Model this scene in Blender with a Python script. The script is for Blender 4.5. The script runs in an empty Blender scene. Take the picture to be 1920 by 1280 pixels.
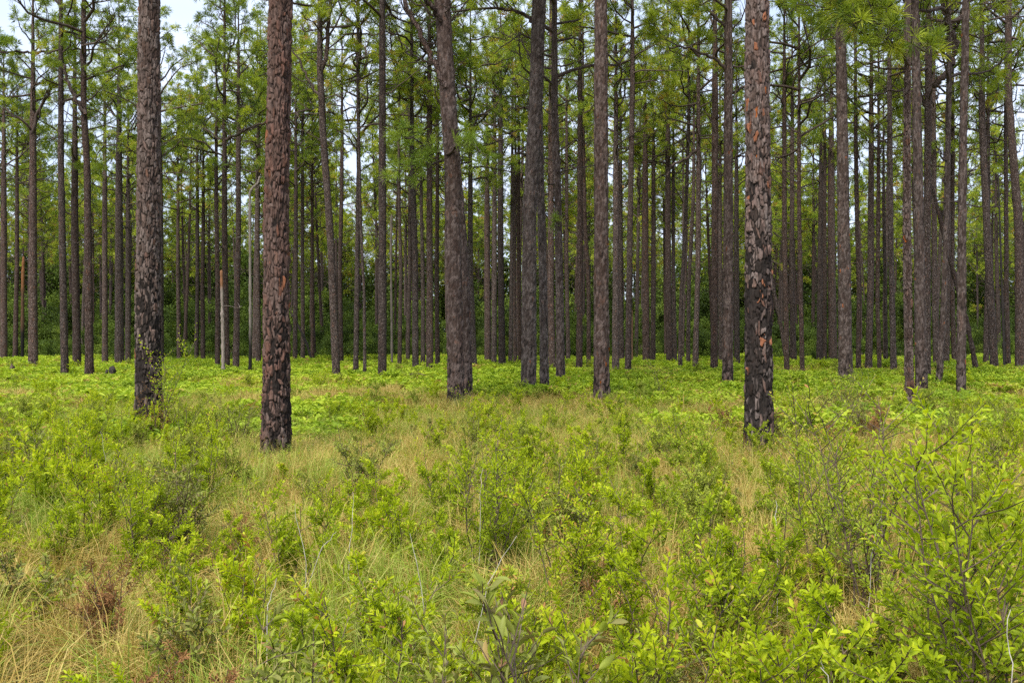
import bpy, math, random
import numpy as np
from mathutils import Vector, Matrix

# ------------------------------------------------------------------ camera, sky, sun, exposure
EYE = 1.65
scene = bpy.context.scene
cam_data = bpy.data.cameras.new("camera")
cam_data.lens = 35.0; cam_data.sensor_width = 36.0
cam_data.clip_start = 0.05; cam_data.clip_end = 3000.0
cam = bpy.data.objects.new("camera", cam_data)
scene.collection.objects.link(cam)
cam.location = (0, 0, EYE); cam.rotation_euler = (math.radians(90), 0, 0)
scene.camera = cam
F = 35.0 / 36.0 * 1920.0            # focal length in photograph pixels, only used to turn survey marks into metres

SUN_EL, SUN_AZ = math.radians(54), math.radians(205)     # azimuth from +Y, clockwise: behind the viewer, to the left
world = bpy.data.worlds.new("World"); scene.world = world; world.use_nodes = True
wn, wl = world.node_tree.nodes, world.node_tree.links
wn.clear()
w_out = wn.new("ShaderNodeOutputWorld"); w_bg = wn.new("ShaderNodeBackground")
w_sky = wn.new("ShaderNodeTexSky"); w_sky.sky_type = 'NISHITA'; w_sky.sun_disc = False
w_sky.sun_elevation = SUN_EL; w_sky.sun_rotation = SUN_AZ; w_sky.air_density = 1.0; w_sky.dust_density = 2.0
w_tc = wn.new("ShaderNodeTexCoord"); w_map = wn.new("ShaderNodeMapping"); w_map.inputs["Scale"].default_value = (1.6, 1.6, 4.0)
w_noise = wn.new("ShaderNodeTexNoise"); w_noise.inputs["Scale"].default_value = 2.2; w_noise.inputs["Detail"].default_value = 6.0
w_ramp = wn.new("ShaderNodeMapRange")
w_ramp.inputs["From Min"].default_value = 0.3; w_ramp.inputs["From Max"].default_value = 0.62
w_ramp.inputs["To Min"].default_value = 0.55; w_ramp.inputs["To Max"].default_value = 0.97
w_mix = wn.new("ShaderNodeMix"); w_mix.data_type = 'RGBA'
w_mix.inputs["B"].default_value = (4.5, 5.1, 6.4, 1)                # cloud deck, in the sky node's own units
wl.new(w_tc.outputs["Generated"], w_map.inputs["Vector"]); wl.new(w_map.outputs["Vector"], w_noise.inputs["Vector"])
wl.new(w_noise.outputs["Fac"], w_ramp.inputs["Value"]); wl.new(w_ramp.outputs["Result"], w_mix.inputs["Factor"])
wl.new(w_sky.outputs["Color"], w_mix.inputs["A"]); wl.new(w_mix.outputs["Result"], w_bg.inputs["Color"])
w_bg.inputs["Strength"].default_value = 0.05
wl.new(w_bg.outputs["Background"], w_out.inputs["Surface"])

sun_data = bpy.data.lights.new("sun", 'SUN'); sun_data.energy = 1.5; sun_data.angle = math.radians(24); sun_data.color = (1.0, 0.95, 0.86)
sun = bpy.data.objects.new("sun", sun_data); scene.collection.objects.link(sun)
sd = Vector((math.sin(SUN_AZ) * math.cos(SUN_EL), math.cos(SUN_AZ) * math.cos(SUN_EL), math.sin(SUN_EL)))
sun.rotation_euler = (-sd).to_track_quat('-Z', 'Y').to_euler()

vs = scene.view_settings
vs.view_transform = 'Standard'; vs.look = 'None'; vs.exposure = 2.2; vs.gamma = 1.0; vs.use_curve_mapping = False
scene.render.engine = 'CYCLES'
cy = scene.cycles
cy.max_bounces = 5; cy.diffuse_bounces = 3; cy.debug_use_spatial_splits = True; cy.glossy_bounces = 2; cy.transmission_bounces = 4; cy.transparent_max_bounces = 4
cy.use_denoising = False; cy.use_adaptive_sampling = True; cy.adaptive_threshold = 0.018
try:
    cy.denoiser = 'OPENIMAGEDENOISE'; cy.denoising_input_passes = 'RGB_ALBEDO_NORMAL'
except Exception:
    pass
scene.render.filter_size = 1.1
COL = scene.collection
R = np.random.default_rng(7)

# ------------------------------------------------------------------ helpers
def P(x, y, d):
    """survey mark (x, y read off the photograph) at distance d -> metres"""
    return np.array(((x - 960.0) / F * d, d, EYE - (y - 640.0) / F * d))

def lattice(seed, n=64):
    return np.random.default_rng(seed).random((n, n))
_lat = {}
def vnoise(x, y, s, seed=0):
    if seed not in _lat: _lat[seed] = lattice(seed)
    L = _lat[seed]; n = L.shape[0]
    x = np.asarray(x, float) / s + 1000.0; y = np.asarray(y, float) / s + 1000.0
    i = np.floor(x).astype(int); j = np.floor(y).astype(int); u = x - i; v = y - j
    u = u * u * (3 - 2 * u); v = v * v * (3 - 2 * v)
    a = L[i % n, j % n]; b = L[(i + 1) % n, j % n]; c = L[i % n, (j + 1) % n]; e = L[(i + 1) % n, (j + 1) % n]
    return (a * (1 - u) + b * u) * (1 - v) + (c * (1 - u) + e * u) * v

def ground_z(x, y):
    r = np.hypot(x, y)
    return (vnoise(x, y, 3.1, 1) - .5) * .10 * np.clip(r / 6, 0, 1) + (vnoise(x, y, 11.0, 2) - .5) * .22 * np.clip(r / 25, 0, 1)

def build(name, V, Q, mats, midx=None, attrs=None, smooth=False):
    """quads -> ONE mesh datablock"""
    V = np.ascontiguousarray(V, dtype=np.float32); Q = np.ascontiguousarray(Q, dtype=np.int32)
    me = bpy.data.meshes.new(name)
    me.vertices.add(len(V)); me.vertices.foreach_set("co", V.ravel())
    me.loops.add(Q.size); me.loops.foreach_set("vertex_index", Q.ravel())
    me.polygons.add(len(Q)); me.polygons.foreach_set("loop_start", np.arange(0, Q.size, 4, dtype=np.int32))
    for m in mats: me.materials.append(m)
    if midx is not None: me.polygons.foreach_set("material_index", np.ascontiguousarray(midx, dtype=np.int32))
    if smooth is not False:
        me.polygons.foreach_set("use_smooth", np.ones(len(Q), bool) if smooth is True else np.ascontiguousarray(smooth, dtype=bool))
    for k, a in (attrs or {}).items():
        at = me.attributes.new(k, 'FLOAT', 'POINT'); at.data.foreach_set("value", np.ascontiguousarray(a, dtype=np.float32))
    me.update(calc_edges=True); me.validate()
    return me

class Geo:
    """collects quads with one material slot and one tint value per piece"""
    def __init__(s): s.V, s.Q, s.M, s.T, s.S, s.n = [], [], [], [], [], 0
    def add(s, V, Q, m=0, t=0.5, smooth=False):
        V = np.asarray(V, float).reshape(-1, 3); Q = np.asarray(Q, int).reshape(-1, 4)
        s.V.append(V); s.Q.append(Q + s.n); s.M.append(np.full(len(Q), m)); s.S.append(np.full(len(Q), smooth))
        s.T.append(np.broadcast_to(np.asarray(t, float), (len(V),)).copy()); s.n += len(V)
    def split(s, wood_name, leaf_name, mats):
        """wood and needles as two meshes: a part and its sub-part"""
        V, Q, Mi, T, S = (np.concatenate(a) for a in (s.V, s.Q, s.M, s.T, s.S)); out = []
        for k, nm in ((0, wood_name), (1, leaf_name)):
            sel = Mi == k
            if not sel.any(): out.append(None); continue
            u, inv = np.unique(Q[sel], return_inverse=True)
            out.append(build(nm, V[u], inv.reshape(-1, 4), [mats[k]], None, {"tint": T[u]}, S[sel]))
        return out
    def mesh(s, name, mats):
        return build(name, np.concatenate(s.V), np.concatenate(s.Q), mats, np.concatenate(s.M), {"tint": np.concatenate(s.T)}, np.concatenate(s.S))

def unit(v): 
    v = np.asarray(v, float); return v / np.maximum(np.linalg.norm(v, axis=-1, keepdims=True), 1e-9)

def tube(path, rad, sides):
    path = np.asarray(path, float); rad = np.asarray(rad, float); K = len(path)
    tan = unit(np.gradient(path, axis=0))
    ref = np.where(np.abs(tan[:, 2:3]) > .9, np.array([[1., 0, 0]]), np.array([[0, 0, 1.]]))
    if abs(tan[0, 2]) > .7: ref = np.tile([1., 0, 0], (K, 1))
    a = unit(np.cross(tan, ref)); b = np.cross(tan, a)
    th = np.arange(sides) * 2 * math.pi / sides
    V = path[:, None] + rad[:, None, None] * (np.cos(th)[None, :, None] * a[:, None] + np.sin(th)[None, :, None] * b[:, None])
    i = np.arange(K - 1)[:, None] * sides; j = np.arange(sides)[None]; k = (j + 1) % sides
    Q = np.stack([i + j, i + k, i + sides + k, i + sides + j], -1).reshape(-1, 4)
    return V.reshape(-1, 3), Q

def needles(centers, axes, rng, n=14, L=.32, w=.022, spread=(8, 92)):
    """star bursts of long needles: n kites round each centre"""
    C = np.repeat(centers, n, 0); A = np.repeat(unit(axes), n, 0); m = len(C)
    r = unit(rng.normal(size=(m, 3))); p = unit(r - (r * A).sum(1, keepdims=True) * A)
    ph = np.radians(rng.uniform(spread[0], spread[1], (m, 1)))
    D = A * np.cos(ph) + p * np.sin(ph)
    ln = L * rng.uniform(.7, 1.15, (m, 1)); ww = w * rng.uniform(.7, 1.3, (m, 1))
    s = unit(np.cross(D, rng.normal(size=(m, 3))))
    mid = C + D * ln * .55; tip = C + D * ln + np.array([0, 0, -1.]) * ln * .12
    V = np.stack([C + D * ln * .05, mid + s * ww, tip, mid - s * ww], 1).reshape(-1, 3)
    Q = np.arange(4 * m).reshape(m, 4)
    return V, Q

def leaf_quads(B, D, N, L, W, curl=.12, fold=.25):
    """pointed oval leaves, folded along the midrib: two quads each"""
    D = unit(D); S = unit(np.cross(D, N)); N = np.cross(S, D)
    L = np.asarray(L, float).reshape(-1, 1); W = np.asarray(W, float).reshape(-1, 1)
    u = N * W * fold
    V = np.stack([B, B + D * L * .32 + S * W * .46 + u, B + D * L * .72 + S * W * .40 + u * .8 - N * L * curl * .4,
                  B + D * L - N * L * curl, B + D * L * .72 - S * W * .40 + u * .8 - N * L * curl * .4, B + D * L * .32 - S * W * .46 + u], 1)
    n = len(B); o = np.arange(n)[:, None] * 6
    Q = np.concatenate([o + np.array([[0, 1, 2, 3]]), o + np.array([[0, 3, 4, 5]])], 0)
    return V.reshape(-1, 3), Q

# ------------------------------------------------------------------ materials
def nt(name):
    m = bpy.data.materials.new(name); m.use_nodes = True
    n, l = m.node_tree.nodes, m.node_tree.links
    n.clear(); out = n.new("ShaderNodeOutputMaterial")
    return m, n, l, out

def ramp(n, stops):
    r = n.new("ShaderNodeValToRGB"); e = r.color_ramp.elements
    while len(e) < len(stops): e.new(.5)
    for k, (p, c) in zip(e, stops): k.position = p; k.color = (*c, 1)
    return r

def leaf_material(name, stops, transl=.35, rough=.5, tr_gain=1.5, spec=.3, objvar=.25):
    m, n, l, out = nt(name)
    at = n.new("ShaderNodeAttribute"); at.attribute_name = "tint"
    oi = n.new("ShaderNodeObjectInfo")
    mu = n.new("ShaderNodeMath"); mu.operation = 'MULTIPLY_ADD'; mu.inputs[1].default_value = objvar; mu.inputs[2].default_value = -objvar / 2
    ad = n.new("ShaderNodeMath"); ad.operation = 'ADD'; ad.use_clamp = True
    l.new(oi.outputs["Random"], mu.inputs[0]); l.new(mu.outputs[0], ad.inputs[0]); l.new(at.outputs["Fac"], ad.inputs[1])
    r = ramp(n, stops); l.new(ad.outputs[0], r.inputs["Fac"])
    b = n.new("ShaderNodeBsdfPrincipled"); b.inputs["Roughness"].default_value = max(rough, .5); b.inputs["Specular IOR Level"].default_value = spec * .4
    t = n.new("ShaderNodeBsdfTranslucent"); g = n.new("ShaderNodeMix"); g.data_type = 'RGBA'; g.blend_type = 'MULTIPLY'
    g.inputs["Factor"].default_value = 1.0; g.inputs["B"].default_value = (tr_gain, tr_gain * 1.02, tr_gain * .45, 1); g.clamp_result = False
    l.new(r.outputs["Color"], g.inputs["A"]); l.new(g.outputs["Result"], t.inputs["Color"]); l.new(r.outputs["Color"], b.inputs["Base Color"])
    mx = n.new("ShaderNodeMixShader"); mx.inputs["Fac"].default_value = transl
    l.new(b.outputs[0], mx.inputs[1]); l.new(t.outputs[0], mx.inputs[2]); l.new(mx.outputs[0], out.inputs["Surface"])
    return m

def plain_material(name, c1, c2, scale=8.0, rough=.85, bump=0.0, stretch=(1, 1, 1)):
    m, n, l, out = nt(name)
    tc = n.new("ShaderNodeTexCoord"); mp = n.new("ShaderNodeMapping"); mp.inputs["Scale"].default_value = stretch
    no = n.new("ShaderNodeTexNoise"); no.inputs["Scale"].default_value = scale; no.inputs["Detail"].default_value = 6
    l.new(tc.outputs["Object"], mp.inputs["Vector"]); l.new(mp.outputs["Vector"], no.inputs["Vector"])
    r = ramp(n, [(.3, c1), (.7, c2)]); l.new(no.outputs["Fac"], r.inputs["Fac"])
    b = n.new("ShaderNodeBsdfPrincipled"); b.inputs["Roughness"].default_value = rough; b.inputs["Specular IOR Level"].default_value = .2
    l.new(r.outputs["Color"], b.inputs["Base Color"])
    if bump:
        bp = n.new("ShaderNodeBump"); bp.inputs["Strength"].default_value = 1.0; bp.inputs["Distance"].default_value = bump
        l.new(no.outputs["Fac"], bp.inputs["Height"]); l.new(bp.outputs["Normal"], b.inputs["Normal"])
    l.new(b.outputs[0], out.inputs["Surface"])
    return m

def bark_material(name, relief_from_mesh, char_top=2.2, char_soft=2.5, red=.5, orange=.12, grey=(.118, .090, .078), brown=(.060, .037, .028)):
    """plated pine bark; soot from ground fires on the lower trunk, with a ragged upper limit"""
    m, n, l, out = nt(name)
    tc = n.new("ShaderNodeTexCoord"); oi = n.new("ShaderNodeObjectInfo")
    off = n.new("ShaderNodeVectorMath"); off.operation = 'SCALE'; off.inputs[0].default_value = (37, 19, 53)
    l.new(oi.outputs["Random"], off.inputs["Scale"])
    po = n.new("ShaderNodeVectorMath"); po.operation = 'ADD'; l.new(tc.outputs["Object"], po.inputs[0]); l.new(off.outputs[0], po.inputs[1])
    def mapped(s):
        mp = n.new("ShaderNodeMapping"); mp.inputs["Scale"].default_value = s; l.new(po.outputs[0], mp.inputs["Vector"]); return mp
    if relief_from_mesh:
        cell = n.new("ShaderNodeAttribute"); cell.attribute_name = "plate"; cellv = cell.outputs["Fac"]
        cr = n.new("ShaderNodeAttribute"); cr.attribute_name = "crack"; crackv = cr.outputs["Fac"]
    else:
        mp = mapped((20, 20, 8))
        wob = n.new("ShaderNodeTexNoise"); wob.inputs["Scale"].default_value = 1.2; wob.inputs["Detail"].default_value = 3; l.new(mp.outputs[0], wob.inputs["Vector"])
        wa = n.new("ShaderNodeVectorMath"); wa.operation = 'MULTIPLY_ADD'; wa.inputs[1].default_value = (.8, .8, .8)
        l.new(wob.outputs["Color"], wa.inputs[0]); l.new(mp.outputs[0], wa.inputs[2])
        vo = n.new("ShaderNodeTexVoronoi"); vo.feature = 'F1'; vo.inputs["Scale"].default_value = 1; l.new(wa.outputs[0], vo.inputs["Vector"])
        sx = n.new("ShaderNodeSeparateColor"); l.new(vo.outputs["Color"], sx.inputs[0]); cellv = sx.outputs["Red"]
        ve = n.new("ShaderNodeTexVoronoi"); ve.feature = 'DISTANCE_TO_EDGE'; ve.inputs["Scale"].default_value = 1; l.new(wa.outputs[0], ve.inputs["Vector"])
        mr = n.new("ShaderNodeMapRange"); mr.inputs["From Min"].default_value = .0; mr.inputs["From Max"].default_value = .16
        mr.inputs["To Min"].default_value = 1; mr.inputs["To Max"].default_value = 0; l.new(ve.outputs["Distance"], mr.inputs["Value"]); crackv = mr.outputs["Result"]
    fine = n.new("ShaderNodeTexNoise"); fine.inputs["Scale"].default_value = 1; fine.inputs["Detail"].default_value = 7; fine.inputs["Roughness"].default_value = .65
    l.new(mapped((60, 60, 16)).outputs[0], fine.inputs["Vector"])
    big = n.new("ShaderNodeTexNoise"); big.inputs["Scale"].default_value = 1; big.inputs["Detail"].default_value = 4
    l.new(mapped((3.2, 3.2, 1.1)).outputs[0], big.inputs["Vector"])
    # plate colour
    rp = ramp(n, [(0.0, brown), (.35, tuple(.6 * a + .4 * b for a, b in zip(brown, grey))), (.62, grey), (.85, tuple(x * 1.1 for x in grey)), (1.0, (.098, .055, .040))])
    l.new(cellv, rp.inputs["Fac"])
    # red-brown where outer scales have come off, orange where freshly so
    redf = n.new("ShaderNodeMath"); redf.operation = 'MULTIPLY_ADD'; redf.use_clamp = True
    redf.inputs[1].default_value = 3.0 ; redf.inputs[2].default_value = -3.0 * (1 - .55 * red) + .6
    l.new(big.outputs["Fac"], redf.inputs[0])
    redc = n.new("ShaderNodeMath"); redc.operation = 'MULTIPLY'; l.new(redf.outputs[0], redc.inputs[0]); l.new(cellv, redc.inputs[1])
    m1 = n.new("ShaderNodeMix"); m1.data_type = 'RGBA'; m1.inputs["B"].default_value = (.110, .048, .032, 1)
    l.new(redc.outputs[0], m1.inputs["Factor"]); l.new(rp.outputs["Color"], m1.inputs["A"])
    og = n.new("ShaderNodeMath"); og.operation = 'GREATER_THAN'; og.inputs[1].default_value = 1 - orange; l.new(cellv, og.inputs[0])
    m2 = n.new("ShaderNodeMix"); m2.data_type = 'RGBA'; m2.inputs["B"].default_value = (.20, .070, .028, 1)
    l.new(og.outputs[0], m2.inputs["Factor"]); l.new(m1.outputs["Result"], m2.inputs["A"])
    # fine grain
    fr = n.new("ShaderNodeMapRange"); fr.inputs["From Min"].default_value = .3; fr.inputs["From Max"].default_value = .7
    fr.inputs["To Min"].default_value = .5; fr.inputs["To Max"].default_value = 1.55; l.new(fine.outputs["Fac"], fr.inputs["Value"])
    m3 = n.new("ShaderNodeVectorMath"); m3.operation = 'SCALE'; l.new(m2.outputs["Result"], m3.inputs[0]); l.new(fr.outputs["Result"], m3.inputs["Scale"])
    # furrows between the plates mixed toward a darker brown
    m4 = n.new("ShaderNodeMix"); m4.data_type = 'RGBA'; m4.inputs["B"].default_value = (.030, .021, .018, 1)
    cs = n.new("ShaderNodeMath"); cs.operation = 'MULTIPLY'; cs.inputs[1].default_value = .85; l.new(crackv, cs.inputs[0])
    l.new(cs.outputs[0], m4.inputs["Factor"]); l.new(m3.outputs[0], m4.inputs["A"])
    # soot
    sep = n.new("ShaderNodeSeparateXYZ"); l.new(tc.outputs["Object"], sep.inputs[0])
    ch = n.new("ShaderNodeMapRange"); ch.inputs["From Min"].default_value = char_top - char_soft * .5; ch.inputs["From Max"].default_value = char_top + char_soft * .5
    ch.inputs["To Min"].default_value = .92; ch.inputs["To Max"].default_value = -.35; l.new(sep.outputs["Z"], ch.inputs["Value"])
    c1 = n.new("ShaderNodeMath"); c1.operation = 'MULTIPLY_ADD'; c1.inputs[1].default_value = 1.5; l.new(big.outputs["Fac"], c1.inputs[0])
    l.new(ch.outputs["Result"], c1.inputs[2])
    c2 = n.new("ShaderNodeMath"); c2.operation = 'MULTIPLY_ADD'; c2.inputs[1].default_value = -.9; l.new(cellv, c2.inputs[0]); l.new(c1.outputs[0], c2.inputs[2])
    c3 = n.new("ShaderNodeMath"); c3.operation = 'MULTIPLY_ADD'; c3.inputs[1].default_value = .8; l.new(crackv, c3.inputs[0]); l.new(c2.outputs[0], c3.inputs[2])
    c4 = n.new("ShaderNodeMapRange"); c4.inputs["From Min"].default_value = .85; c4.inputs["From Max"].default_value = 1.15
    c4.inputs["To Min"].default_value = 0; c4.inputs["To Max"].default_value = .86; l.new(c3.outputs[0], c4.inputs["Value"])
    m5 = n.new("ShaderNodeMix"); m5.data_type = 'RGBA'; m5.inputs["B"].default_value = (.014, .012, .011, 1)
    l.new(c4.outputs["Result"], m5.inputs["Factor"]); l.new(m4.outputs["Result"], m5.inputs["A"])
    b = n.new("ShaderNodeBsdfPrincipled"); b.inputs["Roughness"].default_value = .85; b.inputs["Specular IOR Level"].default_value = .08
    # each tree has bark a little lighter, darker, greyer or redder than the next
    hv = n.new("ShaderNodeHueSaturation"); vr = n.new("ShaderNodeMapRange"); vr.inputs["To Min"].default_value = .78 if not relief_from_mesh else .92; vr.inputs["To Max"].default_value = 1.42 if not relief_from_mesh else 1.12
    l.new(oi.outputs["Random"], vr.inputs["Value"]); l.new(vr.outputs["Result"], hv.inputs["Value"])
    sm = n.new("ShaderNodeMath"); sm.operation = 'PINGPONG'; sm.inputs[1].default_value = .17; l.new(oi.outputs["Random"], sm.inputs[0])
    sa = n.new("ShaderNodeMapRange"); sa.inputs["From Max"].default_value = .17; sa.inputs["To Min"].default_value = .82; sa.inputs["To Max"].default_value = 1.18
    l.new(sm.outputs[0], sa.inputs["Value"]); l.new(sa.outputs["Result"], hv.inputs["Saturation"]); l.new(m5.outputs["Result"], hv.inputs["Color"])
    l.new(hv.outputs["Color"], b.inputs["Base Color"])
    bp = n.new("ShaderNodeBump"); bp.inputs["Distance"].default_value = .006; bp.inputs["Strength"].default_value = 1.0; l.new(fine.outputs["Fac"], bp.inputs["Height"])
    last = bp
    if not relief_from_mesh:
        inv = n.new("ShaderNodeMath"); inv.operation = 'SUBTRACT'; inv.inputs[0].default_value = 1; l.new(crackv, inv.inputs[1])
        b2 = n.new("ShaderNodeBump"); b2.inputs["Distance"].default_value = .02; b2.inputs["Strength"].default_value = 1.0
        l.new(inv.outputs[0], b2.inputs["Height"]); l.new(bp.outputs["Normal"], b2.inputs["Normal"]); last = b2
    l.new(last.outputs["Normal"], b.inputs["Normal"])
    l.new(b.outputs[0], out.inputs["Surface"])
    return m

M = {}
M['bark_a'] = bark_material("bark_scorched_left", True, 2.9, 3.6, .5, .006)
M['bark_b'] = bark_material("bark_reddish", True, 1.7, 3.6, .95, .012, brown=(.068, .038, .028), grey=(.108, .080, .069))
M['bark_c'] = bark_material("bark_orange_flaked", True, 3.5, 3.2, .72, .030, grey=(.122, .096, .086))
M['bark_mid'] = bark_material("bark_plated", True, .5, 2.4, .35, .006, grey=(.112, .087, .078), brown=(.048, .032, .026))
M['bark'] = bark_material("bark_far", False, .3, 2.0, .35, .0, grey=(.092, .070, .062), brown=(.058, .039, .032))
M['twig'] = plain_material("pine_twig", (.034, .024, .020), (.085, .062, .052), 6.0, .85)
M['needle'] = leaf_material("pine_needles", [(0, (.080, .120, .026)), (.35, (.180, .240, .032)), (.7, (.310, .365, .040)), (.92, (.42, .43, .055)), (1, (.34, .22, .06))], .38, .45, 1.5, .3, .30)
M['needle_fresh'] = leaf_material("pine_needles_fresh", [(0, (.12, .20, .035)), (1, (.26, .33, .05))], .35, .45, 1.3, .25, .1)
M['snag_pale'] = plain_material("weathered_wood", (.16, .13, .11), (.42, .37, .32), 5.0, .8, .004, (14, 14, 1.4))
M['snag_orange'] = plain_material("split_heartwood", (.11, .055, .03), (.27, .13, .06), 5.0, .7, .004, (14, 14, 1.2))
def snag_material(name, char_top, soft, top_z, pale, raw):
    m, n, l, out = nt(name); tc = n.new("ShaderNodeTexCoord"); sp = n.new("ShaderNodeSeparateXYZ"); l.new(tc.outputs["Object"], sp.inputs[0])
    mp = n.new("ShaderNodeMapping"); mp.inputs["Scale"].default_value = (30, 30, 2.5); l.new(tc.outputs["Object"], mp.inputs["Vector"])
    no = n.new("ShaderNodeTexNoise"); no.inputs["Scale"].default_value = 1; no.inputs["Detail"].default_value = 6; l.new(mp.outputs[0], no.inputs["Vector"])
    r = ramp(n, [(.3, tuple(.35 * c for c in pale)), (.7, pale)]); l.new(no.outputs["Fac"], r.inputs["Fac"])
    cur = r.outputs["Color"]
    for lo, hi, col in ((top_z + soft * .4, top_z - soft * .4, raw), (char_top - soft * .5, char_top + soft * .5, (.016, .014, .013))):
        k = n.new("ShaderNodeMapRange"); k.inputs["From Min"].default_value = lo; k.inputs["From Max"].default_value = hi; k.inputs["To Min"].default_value = 1.3; k.inputs["To Max"].default_value = -.8
        l.new(sp.outputs["Z"], k.inputs["Value"])
        k.clamp = False
        a = n.new("ShaderNodeMath"); a.operation = 'MULTIPLY_ADD'; a.inputs[1].default_value = 2.6; a.use_clamp = True; l.new(no.outputs["Fac"], a.inputs[0])
        o2 = n.new("ShaderNodeMath"); o2.operation = 'ADD'; o2.inputs[1].default_value = -1.3; l.new(k.outputs["Result"], o2.inputs[0]); l.new(o2.outputs[0], a.inputs[2])
        x = n.new("ShaderNodeMix"); x.data_type = 'RGBA'; x.inputs["B"].default_value = (*col, 1); l.new(a.outputs[0], x.inputs["Factor"]); l.new(cur, x.inputs["A"]); cur = x.outputs["Result"]
    b = n.new("ShaderNodeBsdfPrincipled"); b.inputs["Roughness"].default_value = .85; b.inputs["Specular IOR Level"].default_value = .1; l.new(cur, b.inputs["Base Color"])
    bp = n.new("ShaderNodeBump"); bp.inputs["Distance"].default_value = .02; l.new(no.outputs["Fac"], bp.inputs["Height"]); l.new(bp.outputs["Normal"], b.inputs["Normal"])
    l.new(b.outputs[0], out.inputs["Surface"]); return m
M['snag_a'] = snag_material("snag_broken", -1, .6, 3.9, (.27, .225, .195), (.17, .082, .042))
M['snag_b'] = snag_material("snag_curled", 2.3, 2.0, 99, (.24, .205, .18), (.2, .1, .05))
M['snag_c'] = snag_material("snag_thin", .4, .8, 99, (.15, .125, .11), (.2, .1, .05))
M['snag_d'] = snag_material("snag_rusty", 2.6, 1.5, 5.0, (.13, .075, .045), (.20, .09, .04))
M['snag_e'] = snag_material("snag_orange_foot", -1, .5, 99, (.19, .115, .07), (.2, .1, .05))
M['char'] = plain_material("charred_wood", (.010, .009, .009), (.045, .036, .032), 9.0, .8, .006, (8, 8, 2))
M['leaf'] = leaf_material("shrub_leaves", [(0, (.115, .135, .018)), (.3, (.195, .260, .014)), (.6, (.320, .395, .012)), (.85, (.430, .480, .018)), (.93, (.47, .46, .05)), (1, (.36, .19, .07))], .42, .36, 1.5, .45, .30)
M['leaf_dull'] = leaf_material("dull_shrub_leaves", [(0, (.150, .100, .060)), (.3, (.200, .165, .070)), (.55, (.200, .225, .050)), (.85, (.29, .35, .04)), (1, (.30, .17, .09))], .28, .45, 1.2, .4, .2)
M['leaf_olive'] = leaf_material("olive_shrub_leaves", [(0, (.14, .15, .03)), (.5, (.23, .27, .04)), (1, (.35, .39, .06))], .3, .45, 1.25, .3, .2)
M['leaf_brown'] = leaf_material("withered_leaves", [(0, (.14, .065, .03)), (1, (.32, .17, .07))], .2, .7, 1.1, .2, .2)
M['leaf_tip'] = leaf_material("pink_tipped_leaves", [(0, (.15, .23, .02)), (.55, (.30, .38, .03)), (.8, (.42, .42, .06)), (1, (.46, .22, .10))], .38, .38, 1.35, .4, .2)
M['stem'] = plain_material("shrub_stem", (.050, .034, .024), (.13, .095, .070), 9.0, .8, 0, (5, 5, 5))
M['stem_pale'] = plain_material("bleached_stem", (.22, .20, .17), (.46, .42, .37), 12.0, .7)
M['fern'] = leaf_material("fern_fronds", [(0, (.13, .20, .022)), (.5, (.265, .365, .028)), (.92, (.41, .47, .05)), (1, (.33, .22, .08))], .35, .5, 1.3, .2, .45)
M['grass_dry'] = leaf_material("dry_grass", [(0, (.25, .165, .050)), (.45, (.42, .30, .088)), (.8, (.54, .43, .16)), (1, (.40, .44, .07))], .3, .55, 1.1, .2, .25)
M['grass_green'] = leaf_material("green_grass", [(0, (.13, .20, .03)), (.6, (.27, .36, .045)), (1, (.44, .40, .14))], .35, .5, 1.3, .2, .3)
M['wood_far'] = leaf_material("far_wood_leaves", [(0, (.035, .055, .016)), (.4, (.075, .115, .022)), (.75, (.13, .185, .03)), (1, (.20, .25, .04))], .3, .5, 1.3, .2, .4)

def ground_material():
    m, n, l, out = nt("pine_straw_ground")
    tc = n.new("ShaderNodeTexCoord")
    a = n.new("ShaderNodeTexNoise"); a.inputs["Scale"].default_value = .35; a.inputs["Detail"].default_value = 8; l.new(tc.outputs["Object"], a.inputs["Vector"])
    f = n.new("ShaderNodeTexNoise"); f.inputs["Scale"].default_value = 30; f.inputs["Detail"].default_value = 8; f.inputs["Roughness"].default_value = .7; l.new(tc.outputs["Object"], f.inputs["Vector"])
    r1 = ramp(n, [(.35, (.12, .14, .04)), (.6, (.20, .15, .07))]); l.new(a.outputs["Fac"], r1.inputs["Fac"])
    r2 = ramp(n, [(.3, (.30, .28, .26)), (.7, (1.25, 1.15, 1.0))]); l.new(f.outputs["Fac"], r2.inputs["Fac"])
    mu = n.new("ShaderNodeMix"); mu.data_type = 'RGBA'; mu.blend_type = 'MULTIPLY'; mu.inputs["Factor"].default_value = 1
    l.new(r1.outputs["Color"], mu.inputs["A"]); l.new(r2.outputs["Color"], mu.inputs["B"])
    b = n.new("ShaderNodeBsdfPrincipled"); b.inputs["Roughness"].default_value = .95; b.inputs["Specular IOR Level"].default_value = .1
    l.new(mu.outputs["Result"], b.inputs["Base Color"])
    bp = n.new("ShaderNodeBump"); bp.inputs["Distance"].default_value = .03; l.new(f.outputs["Fac"], bp.inputs["Height"]); l.new(bp.outputs["Normal"], b.inputs["Normal"])
    l.new(b.outputs[0], out.inputs["Surface"]); return m
M['ground'] = ground_material()

# ------------------------------------------------------------------ object plumbing
def thing(name, loc, label, cat, group=None, rz=0.0, sc=1.0):
    o = bpy.data.objects.new(name, None); COL.objects.link(o)
    o.empty_display_size = .2; o.location = loc; o.rotation_euler = (0, 0, rz); o.scale = (sc, sc, sc)
    o["label"] = label; o["category"] = cat
    if group: o["group"] = group
    return o

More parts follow.
